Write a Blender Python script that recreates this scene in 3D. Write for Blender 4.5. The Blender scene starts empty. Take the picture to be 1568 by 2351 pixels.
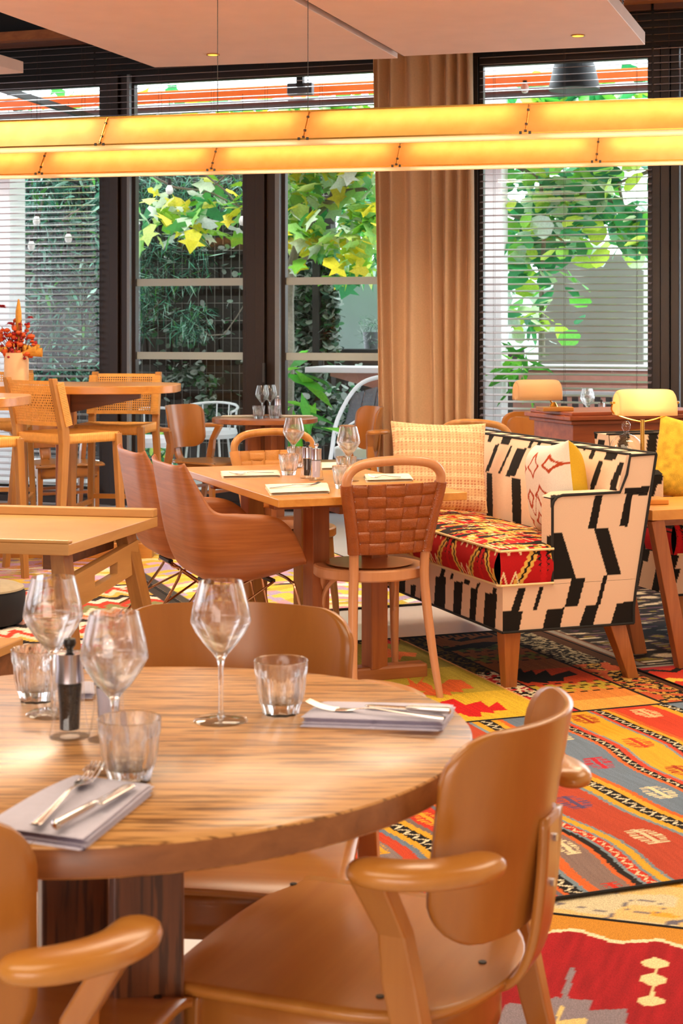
import bpy, bmesh, math, random
import numpy as np
from mathutils import Vector, Matrix
random.seed(7); rng = np.random.default_rng(7)
SC = bpy.context.scene
COL = SC.collection
PI = math.pi

# ------------------------------------------------------------------ camera, world, lights, exposure
F, CX, HY, H = 3700.0, 784.0, 750.0, 1.37      # focal length in px, principal column, horizon row, eye height
cam_d = bpy.data.cameras.new('camera'); cam = bpy.data.objects.new('camera', cam_d); COL.objects.link(cam)
cam.location = (0, 0, H); cam.rotation_euler = (PI/2, 0, 0)
cam_d.sensor_fit = 'HORIZONTAL'; cam_d.sensor_width = 36
cam_d.lens = 36*F/1568
cam_d.shift_y = -(1175.5-HY)/1568
cam_d.clip_end = 200
cam_d.dof.use_dof = True; cam_d.dof.focus_distance = 5.6; cam_d.dof.aperture_fstop = 15
SC.camera = cam
SC.view_settings.view_transform = 'Standard'
try: SC.view_settings.look = 'None'
except Exception: pass
SC.view_settings.exposure = 0.0
SC.view_settings.gamma = 1.0
SC.view_settings.use_curve_mapping = False
SC.cycles.max_bounces = 12; SC.cycles.transmission_bounces = 12; SC.cycles.transparent_max_bounces = 24
SC.cycles.caustics_refractive = False; SC.cycles.caustics_reflective = False
SC.cycles.sample_clamp_indirect = 6
world = bpy.data.worlds.new('overcast_sky'); SC.world = world; world.use_nodes = True
bg = world.node_tree.nodes['Background']; bg.inputs[0].default_value = (0.86, 0.94, 1.0, 1); bg.inputs[1].default_value = 5.2

RA = math.radians(18)
RV = Vector((math.cos(RA), -math.sin(RA), 0)); NV = Vector((math.sin(RA), math.cos(RA), 0))
W0 = Vector((0, 11.85, 0))
def RW(s, d, z): return W0 + RV*s + NV*d + Vector((0, 0, z))
def s_of(px):
    u = (px-CX)/F
    return 11.85*u/(RV.x - RV.y*u)
SV = Vector((.937, .350, 0)); SV.normalize(); LV = Vector((-SV.y, SV.x, 0))
def PT(px, py, Y): return Vector(((px-CX)/F*Y, Y, H-(py-HY)/F*Y))
def G(px, py, h=0.0):
    Y = F*(H-h)/(py-HY)
    return Vector(((px-CX)/F*Y, Y, h))
def area(name, loc, rot, sx, sy, power, col):
    l = bpy.data.lights.new(name, 'AREA'); l.shape = 'RECTANGLE'; l.size = sx; l.size_y = sy
    l.energy = power; l.color = col
    o = bpy.data.objects.new(name, l); COL.objects.link(o); o.location = loc; o.rotation_euler = rot
    return o
# warm fill lights added under the ceiling, out of view
WARM = (1.0, .80, .56)
area('ceiling_fill', (-1.2, 1.0, 2.88), (0, 0, -RA), 2.4, 1.6, 60, WARM)
area('ceiling_fill', (2.0, 3.4, 2.88), (0, 0, -RA), 1.2, 2.4, 58, WARM)
area('ceiling_fill', (-2.2, 5.2, 2.88), (0, 0, -RA), 1.2, 2.4, 68, WARM)
area('ceiling_fill', (0.4, 4.9, 2.88), (0, 0, -RA), 2.0, 1.2, 62, WARM)
area('ceiling_fill', (-1.7, 6.9, 2.88), (0, 0, -RA), .7, .7, 60, WARM)
area('ceiling_fill', (1.5, 6.6, 2.88), (0, 0, -RA), .7, .7, 40, WARM)
# cool and warm fill lights added out of view at the left and back walls
area('left_fill_light', RW(-6.85, -8.6, 1.9), (PI/2, 0, -PI/2-RA), 5, 2.2, 130, (.92, .90, 1.0))
area('back_fill_light', RW(3.4, -17.8, 1.9), (PI/2, 0, -RA), 6, 2.6, 330, (1.0, .88, .78))
sun = bpy.data.lights.new('soft_sun', 'SUN'); sun.energy = 5.5; sun.angle = .3; sun.color = (1, .97, .9)
so = bpy.data.objects.new('soft_sun', sun); COL.objects.link(so); so.rotation_euler = (math.radians(38), math.radians(-12), 0)

# ------------------------------------------------------------------ colour and material helpers
def lin(c): return c/12.92 if c <= .04045 else ((c+.055)/1.055)**2.4
def hx(s): return tuple(lin(int(s[i:i+2], 16)/255) for i in (0, 2, 4))
def hx4(s): return hx(s)+(1.0,)
MATS = {}
def new_mat(name):
    m = bpy.data.materials.new(name); m.use_nodes = True
    nt = m.node_tree; b = nt.nodes['Principled BSDF']
    MATS[name] = m
    return m, nt, b
def plain(name, col, rough=.5, metal=0, var=.06, vscale=30, spec=.5, coat=0, emit=None, estr=0, bump=0, bscale=200):
    m, nt, b = new_mat(name)
    c = hx4(col) if isinstance(col, str) else tuple(col)+(1,)
    tc = nt.nodes.new('ShaderNodeTexCoord'); n = nt.nodes.new('ShaderNodeTexNoise')
    n.inputs['Scale'].default_value = vscale; n.inputs['Detail'].default_value = 3
    nt.links.new(tc.outputs['Object'], n.inputs['Vector'])
    mx = nt.nodes.new('ShaderNodeMixRGB'); mx.inputs[1].default_value = tuple(max(0, x*(1-var*2)) for x in c[:3])+(1,)
    mx.inputs[2].default_value = tuple(min(1, x*(1+var)) for x in c[:3])+(1,)
    nt.links.new(n.outputs['Fac'], mx.inputs[0]); nt.links.new(mx.outputs[0], b.inputs['Base Color'])
    b.inputs['Roughness'].default_value = rough; b.inputs['Metallic'].default_value = metal
    b.inputs['Specular IOR Level'].default_value = spec; b.inputs['Coat Weight'].default_value = coat; b.inputs['Coat Roughness'].default_value = .15
    if emit:
        b.inputs['Emission Color'].default_value = hx4(emit); b.inputs['Emission Strength'].default_value = estr
    if bump:
        n2 = nt.nodes.new('ShaderNodeTexNoise'); n2.inputs['Scale'].default_value = bscale
        nt.links.new(tc.outputs['Object'], n2.inputs['Vector'])
        bp = nt.nodes.new('ShaderNodeBump'); bp.inputs['Strength'].default_value = bump; bp.inputs['Distance'].default_value = .01
        nt.links.new(n2.outputs['Fac'], bp.inputs['Height']); nt.links.new(bp.outputs[0], b.inputs['Normal'])
    return m
def wood(name, c1, c2, axis='x', rough=.35, scale=9, stretch=14, coat=.15, streak=None, rot=0, sharp=(.30, .72)):
    """grain runs along one axis of the object"""
    m, nt, b = new_mat(name)
    tc = nt.nodes.new('ShaderNodeTexCoord'); mp = nt.nodes.new('ShaderNodeMapping')
    s = [scale]*3
    for q in axis: s['xyz'.index(q)] = scale/stretch
    mp.inputs['Scale'].default_value = s; mp.inputs['Rotation'].default_value = (0, 0, rot)
    nt.links.new(tc.outputs['Object'], mp.inputs['Vector'])
    n = nt.nodes.new('ShaderNodeTexNoise'); n.inputs['Scale'].default_value = 3.2; n.inputs['Detail'].default_value = 7
    n.inputs['Roughness'].default_value = .62; n.inputs['Distortion'].default_value = .5
    nt.links.new(mp.outputs[0], n.inputs['Vector'])
    r = nt.nodes.new('ShaderNodeValToRGB')
    r.color_ramp.elements[0].position = sharp[0]; r.color_ramp.elements[0].color = hx4(c2)
    r.color_ramp.elements[1].position = sharp[1]; r.color_ramp.elements[1].color = hx4(c1)
    nt.links.new(n.outputs['Fac'], r.inputs[0])
    out = r.outputs[0]
    if streak:
        n3 = nt.nodes.new('ShaderNodeTexNoise'); n3.inputs['Scale'].default_value = 11; n3.inputs['Detail'].default_value = 4
        nt.links.new(mp.outputs[0], n3.inputs['Vector'])
        r3 = nt.nodes.new('ShaderNodeValToRGB'); r3.color_ramp.elements[0].position = .40; r3.color_ramp.elements[1].position = .50
        r3.color_ramp.elements[0].color = (1, 1, 1, 1); r3.color_ramp.elements[1].color = (0, 0, 0, 1)
        nt.links.new(n3.outputs['Fac'], r3.inputs[0])
        mx = nt.nodes.new('ShaderNodeMixRGB'); mx.inputs[2].default_value = hx4(streak)
        mm = nt.nodes.new('ShaderNodeMath'); mm.operation = 'MULTIPLY'; mm.inputs[1].default_value = .85
        nt.links.new(r3.outputs[0], mm.inputs[0]); nt.links.new(mm.outputs[0], mx.inputs[0])
        nt.links.new(out, mx.inputs[1]); out = mx.outputs[0]
    nt.links.new(out, b.inputs['Base Color'])
    b.inputs['Roughness'].default_value = rough; b.inputs['Coat Weight'].default_value = coat; b.inputs['Coat Roughness'].default_value = .2
    bp = nt.nodes.new('ShaderNodeBump'); bp.inputs['Strength'].default_value = .12; bp.inputs['Distance'].default_value = .002
    nt.links.new(n.outputs['Fac'], bp.inputs['Height']); nt.links.new(bp.outputs[0], b.inputs['Normal'])
    return m
def painted(name, rough=.9, weave=500, amt=.35, spec=.2, transl=0):
    """colour comes from the Col attribute (woven or leaf colours), modulated by a fine weave"""
    m, nt, b = new_mat(name)
    at = nt.nodes.new('ShaderNodeAttribute'); at.attribute_name = 'Col'
    tc = nt.nodes.new('ShaderNodeTexCoord'); n = nt.nodes.new('ShaderNodeTexNoise')
    n.inputs['Scale'].default_value = weave; n.inputs['Detail'].default_value = 2
    nt.links.new(tc.outputs['Object'], n.inputs['Vector'])
    mr = nt.nodes.new('ShaderNodeMapRange'); mr.inputs[1].default_value = .3; mr.inputs[2].default_value = .7
    mr.inputs[3].default_value = 1-amt; mr.inputs[4].default_value = 1+amt*.5
    nt.links.new(n.outputs['Fac'], mr.inputs[0])
    vm = nt.nodes.new('ShaderNodeVectorMath'); vm.operation = 'SCALE'
    nt.links.new(at.outputs['Color'], vm.inputs[0]); nt.links.new(mr.outputs[0], vm.inputs['Scale'])
    nt.links.new(vm.outputs[0], b.inputs['Base Color'])
    b.inputs['Roughness'].default_value = rough; b.inputs['Specular IOR Level'].default_value = spec
    if transl:
        t = nt.nodes.new('ShaderNodeBsdfTranslucent'); nt.links.new(vm.outputs[0], t.inputs[0])
        ms = nt.nodes.new('ShaderNodeMixShader'); ms.inputs[0].default_value = transl
        nt.links.new(b.outputs[0], ms.inputs[1]); nt.links.new(t.outputs[0], ms.inputs[2])
        nt.links.new(ms.outputs[0], nt.nodes['Material Output'].inputs[0])
    return m
def glass(name, col=(1, 1, 1), ior=1.45, rough=0):
    m, nt, b = new_mat(name)
    g = nt.nodes.new('ShaderNodeBsdfGlass'); g.inputs[0].default_value = tuple(col)+(1,); g.inputs['IOR'].default_value = ior
    g.inputs['Roughness'].default_value = rough
    nt.links.new(g.outputs[0], nt.nodes['Material Output'].inputs[0])
    return m
def soft_glass(name, mixf, ior=1.45):
    m = glass(name, (1, 1, 1), ior); nt = m.node_tree; g = [n for n in nt.nodes if n.type == 'BSDF_GLASS'][0]
    t = nt.nodes.new('ShaderNodeBsdfTransparent'); ms = nt.nodes.new('ShaderNodeMixShader'); ms.inputs[0].default_value = mixf
    nt.links.new(g.outputs[0], ms.inputs[1]); nt.links.new(t.outputs[0], ms.inputs[2]); nt.links.new(ms.outputs[0], nt.nodes['Material Output'].inputs[0])
    return m
def thin_glass(name, tint=(1, 1, 1), refl=.08, boost=1.0):
    m, nt, b = new_mat(name)
    t = nt.nodes.new('ShaderNodeBsdfTransparent'); t.inputs[0].default_value = tuple(tint)+(1,)
    g = nt.nodes.new('ShaderNodeBsdfGlossy'); g.inputs['Roughness'].default_value = 0.0
    lw = nt.nodes.new('ShaderNodeLayerWeight'); lw.inputs[0].default_value = .5
    fr = nt.nodes.new('ShaderNodeMath'); fr.operation = 'POWER'; fr.inputs[1].default_value = 4.0
    nt.links.new(lw.outputs['Facing'], fr.inputs[0])
    mm = nt.nodes.new('ShaderNodeMath'); mm.operation = 'MULTIPLY_ADD'; mm.inputs[1].default_value = boost; mm.inputs[2].default_value = refl
    mm.use_clamp = True
    nt.links.new(fr.outputs[0], mm.inputs[0])
    ms = nt.nodes.new('ShaderNodeMixShader'); nt.links.new(mm.outputs[0], ms.inputs[0])
    nt.links.new(t.outputs[0], ms.inputs[1]); nt.links.new(g.outputs[0], ms.inputs[2])
    nt.links.new(ms.outputs[0], nt.nodes['Material Output'].inputs[0])
    return m
def emitter(name, col, strength):
    m, nt, b = new_mat(name)
    e = nt.nodes.new('ShaderNodeEmission'); e.inputs[0].default_value = hx4(col); e.inputs[1].default_value = strength
    nt.links.new(e.outputs[0], nt.nodes['Material Output'].inputs[0])
    return m
def shade_mat(name, col, tr=.75, scale=25, var=.25):
    """parchment or opal glass lit from inside: light really passes through"""
    m, nt, b = new_mat(name)
    tc = nt.nodes.new('ShaderNodeTexCoord'); n = nt.nodes.new('ShaderNodeTexNoise')
    n.inputs['Scale'].default_value = scale; n.inputs['Detail'].default_value = 6
    nt.links.new(tc.outputs['Object'], n.inputs['Vector'])
    c = hx(col)
    mx = nt.nodes.new('ShaderNodeMixRGB'); mx.inputs[1].default_value = (c[0]*(1-var*.6), c[1]*(1-var), c[2]*(1-var*1.5), 1)
    mx.inputs[2].default_value = c+(1,)
    nt.links.new(n.outputs['Fac'], mx.inputs[0])
    t = nt.nodes.new('ShaderNodeBsdfTranslucent'); nt.links.new(mx.outputs[0], t.inputs[0])
    nt.links.new(mx.outputs[0], b.inputs['Base Color']); b.inputs['Roughness'].default_value = .5
    ms = nt.nodes.new('ShaderNodeMixShader'); ms.inputs[0].default_value = tr
    nt.links.new(b.outputs[0], ms.inputs[1]); nt.links.new(t.outputs[0], ms.inputs[2])
    nt.links.new(ms.outputs[0], nt.nodes['Material Output'].inputs[0])
    return m

# ------------------------------------------------------------------ mesh helpers
class MB:
    def __init__(s): s.v = []; s.f = []; s.c = []
    def add(s, vs, fs, col=None):
        o = len(s.v); s.v += [tuple(v) for v in vs]; s.f += [tuple(i+o for i in f) for f in fs]
        if col is not None: s.c += [col]*len(vs)
        return s
    def box(s, c, size, rz=0, M=None):
        x, y, z = [q/2 for q in size]
        vs = [Vector((a*x, b*y, d*z)) for d in (-1, 1) for b in (-1, 1) for a in (-1, 1)]
        R = M or Matrix.Rotation(rz, 3, 'Z'); c = Vector(c)
        return s.add([R@v+c for v in vs], [(0, 2, 3, 1), (4, 5, 7, 6), (0, 1, 5, 4), (2, 6, 7, 3), (0, 4, 6, 2), (1, 3, 7, 5)])
    def hexa(s, bot, top):
        """bot and top: four points each, counterclockwise seen from above"""
        return s.add(list(bot)+list(top), [(3, 2, 1, 0), (4, 5, 6, 7), (0, 1, 5, 4), (1, 2, 6, 5), (2, 3, 7, 6), (3, 0, 4, 7)])
    def loft(s, secs):
        n = len(secs[0]); vs = [p for q in secs for p in q]; m = len(secs)
        return s.add(vs, [tuple(range(n))[::-1], tuple(range((m-1)*n, m*n))]+[(i*n+k, i*n+(k+1) % n, (i+1)*n+(k+1) % n, (i+1)*n+k) for i in range(m-1) for k in range(n)])
    def bar(s, a, b, w, t=None, up=(0, 0, 1), w2=None, t2=None):
        a = Vector(a); b = Vector(b); d = (b-a).normalized(); u = Vector(up)
        if abs(d.dot(u)) > .98: u = Vector((0, 1, 0))
        x = d.cross(u).normalized(); y = x.cross(d).normalized(); t = t or w; w2 = w2 or w; t2 = t2 or t
        q = lambda p, w, t: [p+x*(i*w/2)+y*(j*t/2) for i, j in ((-1, -1), (1, -1), (1, 1), (-1, 1))]
        vs = q(a, w, t)+q(b, w2, t2)
        return s.add(vs, [(0, 1, 2, 3), (7, 6, 5, 4), (0, 4, 5, 1), (1, 5, 6, 2), (2, 6, 7, 3), (3, 7, 4, 0)])
    def tube(s, pts, r, n=10, closed=False, cap=True):
        P = [Vector(p) for p in pts]; m = len(P); rs = r if isinstance(r, (list, tuple)) else [r]*m
        ring = []; prev = None
        for i in range(m):
            a = P[(i-1) % m] if (closed or i > 0) else P[i]; b = P[(i+1) % m] if (closed or i < m-1) else P[i]
            d = (b-a).normalized()
            if prev is None:
                u = Vector((0, 0, 1)) if abs(d.z) < .9 else Vector((1, 0, 0)); x = d.cross(u).normalized()
            else: x = (prev-d*prev.dot(d)).normalized()
            prev = x; y = d.cross(x)
            ring.append([P[i]+(x*math.cos(2*PI*k/n)+y*math.sin(2*PI*k/n))*rs[i] for k in range(n)])
        vs = [v for q in ring for v in q]; fs = []
        for i in range(m if closed else m-1):
            j = (i+1) % m
            for k in range(n): fs.append((i*n+k, i*n+(k+1) % n, j*n+(k+1) % n, j*n+k))
        if cap and not closed: fs += [tuple(range(n))[::-1], tuple(range((m-1)*n, m*n))]
        return s.add(vs, fs)
    def lathe(s, prof, c=(0, 0, 0), n=32, closed=False, fn=None):
        c = Vector(c); vs = []; m = len(prof)
        for i, (r, z) in enumerate(prof):
            for k in range(n):
                a = 2*PI*k/n; rr = r*(fn(a, z, i) if fn else 1)
                vs.append(c+Vector((rr*math.cos(a), rr*math.sin(a), z)))
        fs = []
        for i in range(m if closed else m-1):
            j = (i+1) % m
            for k in range(n): fs.append((i*n+k, i*n+(k+1) % n, j*n+(k+1) % n, j*n+k))
        if not closed:
            if prof[0][0] > 1e-6: fs.append(tuple(range(n))[::-1])
            if prof[-1][0] > 1e-6: fs.append(tuple(range((m-1)*n, m*n)))
        return s.add(vs, fs)
    def prism(s, poly, z0, z1):
        n = len(poly); vs = [(p[0], p[1], z0) for p in poly]+[(p[0], p[1], z1) for p in poly]
        return s.add(vs, [tuple(range(n))[::-1], tuple(range(n, 2*n))]+[(i, (i+1) % n, n+(i+1) % n, n+i) for i in range(n)])
    def slab(s, poly, off):
        """planar 3-D polygon thickened by the vector off"""
        n = len(poly); off = Vector(off); vs = [Vector(p) for p in poly]+[Vector(p)+off for p in poly]
        return s.add(vs, [tuple(range(n))[::-1], tuple(range(n, 2*n))]+[(i, (i+1) % n, n+(i+1) % n, n+i) for i in range(n)])
    def grid(s, fn, nu, nv, wrap=False, col=None):
        vs = []; cs = []
        for j in range(nv+1):
            for i in range(nu+1):
                vs.append(Vector(fn(i/nu, j/nv)))
        fs = [(j*(nu+1)+i, j*(nu+1)+i+1, (j+1)*(nu+1)+i+1, (j+1)*(nu+1)+i) for j in range(nv) for i in range(nu)]
        return s.add(vs, fs, col)
    def obj(s, name, mat, parent=None, smooth=True, bevel=0, sub=0, solid=0, merge=False, ang=40):
        me = bpy.data.meshes.new(name); me.from_pydata(s.v, [], s.f)
        if s.c:
            ca = me.color_attributes.new('Col', 'FLOAT_COLOR', 'POINT')
            ca.data.foreach_set('color', np.array([tuple(c[:3])+(1.0,) for c in s.c], dtype=np.float32).ravel())
        bm = bmesh.new(); bm.from_mesh(me)
        if merge: bmesh.ops.remove_doubles(bm, verts=bm.verts, dist=1e-5)
        bmesh.ops.recalc_face_normals(bm, faces=bm.faces); bm.to_mesh(me); bm.free()
        if isinstance(mat, str): mat = MATS[mat]
        me.materials.append(mat)
        o = bpy.data.objects.new(name, me); COL.objects.link(o)
        if parent is not None: o.parent = parent
        if smooth:
            for p in me.polygons: p.use_smooth = True
            if not sub and hasattr(me, 'set_sharp_from_angle'): me.set_sharp_from_angle(angle=math.radians(ang))
        if solid:
            md = o.modifiers.new('thick', 'SOLIDIFY'); md.thickness = solid; md.offset = 0
        if bevel:
            md = o.modifiers.new('bevel', 'BEVEL'); md.width = bevel; md.segments = 2; md.limit_method = 'ANGLE'; md.angle_limit = math.radians(40)
        if sub:
            md = o.modifiers.new('sub', 'SUBSURF'); md.levels = sub; md.render_levels = sub
        return o
def tag(o, label=None, cat=None, group=None, kind=None):
    if label: o['label'] = label
    if cat: o['category'] = cat
    if group: o['group'] = group
    if kind: o['kind'] = kind
    return o
def thing(name, label, cat, loc=(0, 0, 0), rz=0, group=None):
    o = bpy.data.objects.new(name, None); COL.objects.link(o); o.empty_display_size = .1
    o.location = loc; o.rotation_euler = (0, 0, rz)
    return tag(o, label, cat, group)
def struct(name, mb, mat, **k):
    return tag(mb.obj(name, mat, **k), kind='structure')
def dup(root, loc, rz=None, label=None, group=None):
    r = root.copy(); COL.objects.link(r); r.location = loc
    if rz is not None: r.rotation_euler = (0, 0, rz)
    if label: r['label'] = label
    if group: r['group'] = group
    for ch in list(root.children):
        c = ch.copy(); COL.objects.link(c); c.parent = r
        for g in list(ch.children):
            d = g.copy(); COL.objects.link(d); d.parent = c
    return r
def face(fx, fy): return math.atan2(fy, fx)-PI/2       # rotation that turns local +Y to (fx, fy)
def cr(pts, n=8, closed=False):
    """Catmull-Rom through points"""
    P = [np.array(p, float) for p in pts]; out = []; m = len(P)
    for i in range(m if closed else m-1):
        p0 = P[(i-1) % m] if (closed or i > 0) else 2*P[0]-P[1]; p1 = P[i]; p2 = P[(i+1) % m]
        p3 = P[(i+2) % m] if (closed or i < m-2) else 2*P[-1]-P[-2]
        for k in range(n):
            t = k/n; out.append(.5*((2*p1)+(-p0+p2)*t+(2*p0-5*p1+4*p2-p3)*t*t+(-p0+3*p1-3*p2+p3)*t**3))
    if not closed: out.append(P[-1])
    return [tuple(o) for o in out]
def interp(tab, t):
    """smooth interpolation of rows at t in 0..1"""
    m = len(tab)-1; x = min(max(t, 0), 1)*m; i = min(int(x), m-1); f = x-i
    P = [np.array(tab[min(max(i+k, 0), m)], float) for k in (-1, 0, 1, 2)]
    return .5*((2*P[1])+(-P[0]+P[2])*f+(2*P[0]-5*P[1]+4*P[2]-P[3])*f*f+(-P[0]+3*P[1]-3*P[2]+P[3])*f**3)
def setcol(o, cols):
    me = o.data
    ca = me.color_attributes.get('Col') or me.color_attributes.new('Col', 'FLOAT_COLOR', 'POINT')
    a = np.ones((len(me.vertices), 4), np.float32); a[:, :3] = cols
    ca.data.foreach_set('color', a.ravel())
def verts(o):
    a = np.empty(len(o.data.vertices)*3, np.float32); o.data.vertices.foreach_get('co', a); return a.reshape(-1, 3)
def to_px(P):
    return np.stack([CX+F*P[:, 0]/P[:, 1], HY+F*(H-P[:, 2])/P[:, 1]], 1)
def inpoly(pts, poly):
    x, y = pts[:, 0], pts[:, 1]; r = np.zeros(len(x), bool); n = len(poly)
    for i in range(n):
        x1, y1 = poly[i]; x2, y2 = poly[(i+1) % n]
        c = ((y1 > y) != (y2 > y)) & (x < (x2-x1)*(y-y1)/((y2-y1) or 1e-9)+x1)
        r ^= c
    return r
def nz(P, sc, seed=0):
    """cheap smooth value noise on 2-D points, 0..1"""
    x = P[:, 0]*sc; y = P[:, 1]*sc
    xi = np.floor(x).astype(int); yi = np.floor(y).astype(int); fx = x-xi; fy = y-yi
    fx = fx*fx*(3-2*fx); fy = fy*fy*(3-2*fy)
    def h(a, b): return np.modf(np.abs(np.sin(a*127.1+b*311.7+seed*74.7)*43758.5453))[0]
    return (h(xi, yi)*(1-fx)+h(xi+1, yi)*fx)*(1-fy)+(h(xi, yi+1)*(1-fx)+h(xi+1, yi+1)*fx)*fy
# ------------------------------------------------------------------ materials
wood('oak_top', 'dfa768', 'bb7d40', 'x', rough=.33, scale=14, stretch=17, coat=.12, streak='65380f', rot=math.radians(14))
wood('oak_edge', '9c5f32', '76421c', 'x', rough=.38, scale=8, stretch=16)
wood('oak_dark_z', '8a5028', '5e3216', 'z', rough=.42, scale=10, stretch=16, streak='43220e')
wood('birch', 'cb8a3e', 'b56e2a', 'x', rough=.30, scale=5, stretch=12, coat=.3, sharp=(.2, .8))
wood('birch_z', 'bd7c38', 'a86326', 'z', rough=.30, scale=5, stretch=12, coat=.3, sharp=(.2, .8))
wood('birch_back', 'b87530', 'a26124', 'z', rough=.30, scale=4, stretch=14, coat=.3, sharp=(.2, .8))
wood('ply_shell', 'ae6630', '86461a', 'xy', rough=.42, scale=26, stretch=26, coat=.1, sharp=(.25, .75))
wood('ply_end', 'e0a877', 'd09468', 'x', rough=.4)
wood('beech', 'cc8f62', 'b87a4c', 'z', rough=.35, scale=7, stretch=14, coat=.2, sharp=(.2, .8))
wood('beech_seat', 'c9793c', 'b26228', 'x', rough=.3, scale=6, stretch=8, coat=.25, sharp=(.2, .8))
wood('oak_warm', 'd4923f', 'bb7529', 'x', rough=.32, scale=7, stretch=16, coat=.25)
wood('oak_warm_y', 'd4923f', 'bb7529', 'y', rough=.32, scale=7, stretch=16, coat=.25)
wood('oak_warm_z', 'c08843', 'a36a2c', 'z', rough=.38, scale=8, stretch=14)
wood('oak_red_z', 'a8602e', '83431c', 'z', rough=.4, scale=8, stretch=14)
wood('oak_red', 'b06c36', '8d4c22', 'x', rough=.4, scale=8, stretch=14)
wood('teak_dark', '7c4a26', '55300f', 'x', rough=.5, scale=8, stretch=14)
wood('oak_pale', 'c4945a', 'b08046', 'xy', rough=.42, scale=7, stretch=9)
wood('oak_pale_z', 'a8763c', '8c5c2a', 'z', rough=.45, scale=8, stretch=14)
wood('mahogany', 'a8562a', '823a18', 'x', rough=.42, scale=8, stretch=12, coat=.1)
wood('sofa_leg_wood', 'b06a32', '8e4d1e', 'z', rough=.4, scale=9, stretch=12)
plain('leather', '964a16', .38, var=.18, vscale=22, bump=.25, bscale=160, coat=.15)
plain('leather_tan', 'd3914a', .42, var=.1, vscale=22, bump=.2, bscale=160)
plain('cane', 'eaa850', .5, var=.12, vscale=40)
plain('chrome', 'b9a59a', .12, metal=1, var=.02)
plain('copper_steel', 'c0906c', .18, metal=1, var=.02)
plain('steel', 'c8c4cc', .2, metal=1, var=.02)
plain('cutlery', 'd4cbc6', .16, metal=1, var=.02)
plain('brass', 'c99a4a', .22, metal=1, var=.05)
plain('screw_black', '1a120c', .4)
plain('black_rubber', '15120f', .6)
plain('linen', 'd6cfe2', .85, var=.05, vscale=60, bump=.15, bscale=300)
plain('linen_warm', 'ecdcc4', .85, var=.05, vscale=60, bump=.15, bscale=300)
plain('peppercorn', '1d130f', .7, var=.8, vscale=260, bump=.6, bscale=300)
plain('salt', 'c9c6de', .6, var=.05)
plain('frame_dark', '2c1d14', .4, var=.1, vscale=4)
plain('frame_grey', '8e9396', .4, var=.05)
plain('slat', '98868c', .35, var=.15, vscale=3, coat=1, spec=1)  # the brown slat wood again, colour lightened to stand for reflected sky
plain('slat_wood', '5a3016', .3, var=.15, vscale=3)
plain('cord', '4a3024', .7)
plain('curtain', 'd8b088', .85, var=.08, vscale=90, bump=.1, bscale=400)
plain('pillow_piping', 'e8cb94', .8)
plain('black_piping', '17120f', .8)
plain('wall_plaster', 'e2d3c2', .85, var=.03)
plain('dark_fascia', '120b08', .6)
plain('concrete_floor', 'dcd8da', .22, var=.05, vscale=1.5, coat=.2)
plain('paving', 'cfcfd0', .6, var=.08, vscale=4)
plain('white_render', 'f2f2f6', .7, var=.02)
plain('teal_render', 'b9c8c8', .7, var=.06, vscale=3)
plain('grey_render', '8a8680', .8, var=.12, vscale=2.5)
plain('block', '3b3737', .75, var=.3, vscale=9, bump=.5, bscale=40)
plain('wire', '8d8a86', .5)
plain('bark', '8f867c', .8, var=.25, vscale=40, bump=.6, bscale=60)
plain('tube_grey', '6d6a70', .4)
plain('speaker_black', '1c1b1d', .45, var=.05, bump=.2, bscale=300)
plain('panel_wood', 'e0bdaa', .6, var=.05, vscale=6)
plain('vase', 'ecc596', .7, var=.05)
plain('petal_red', 'a80f22', .6, var=.2)
plain('petal_orange', 'dd5a1e', .6, var=.25, vscale=60)
plain('petal_yellow', 'd99a35', .7, var=.2, vscale=60)
plain('stem_red', '7d2418', .7, var=.2)
plain('white_metal', 'e6e8ec', .4)
plain('grey_wicker', '5b5f66', .7, var=.2, vscale=30, bump=.6, bscale=70)
plain('terrace_pink', 'b98478', .6, var=.08)
plain('terrace_white', 'e9e9ee', .5, var=.03)
plain('zinc', '9ea2a8', .4, metal=.4)
plain('green_chair', '2f8a55', .5)
plain('pot_grey', '77787e', .6)
plain('pouf_side', '15151a', .9, var=.3, vscale=8)
plain('pouf_top', 'a89a80', .9, var=.1)
plain('grey_felt', '4a463f', .9)
plain('bulb', 'e8e4e0', .1)
soft_glass('wine_glass', .30)
soft_glass('tumbler_glass', .25, 1.48)
thin_glass('pane', (.97, 1.0, .99), .05, .85)
thin_glass('thin_clear', (1, 1, 1), .05, .85)
plain('etched', 'c5cfc9', .6, var=.02)
painted('kilim', .95, 420, .45)
painted('upholstery', .9, 700, .22)
painted('knit', .9, 500, .3)
painted('leaf', .45, 60, .15, spec=.4, transl=.35)
def wet():
    pass
painted('block_wall', .8, 30, .35)
shade_mat('parchment', 'f6d49a', .86, 16, .26)
shade_mat('white_diffuser', 'fff8ec', .93, 10, .02)
shade_mat('awning', 'ee8f48', .35, 3, .05)
shade_mat('opal', 'ffeccc', .8, 10, .05)
emitter('tube_glow', 'fff0d0', 68)
emitter('downlight_glow', 'ffbe50', 2.0)

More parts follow.
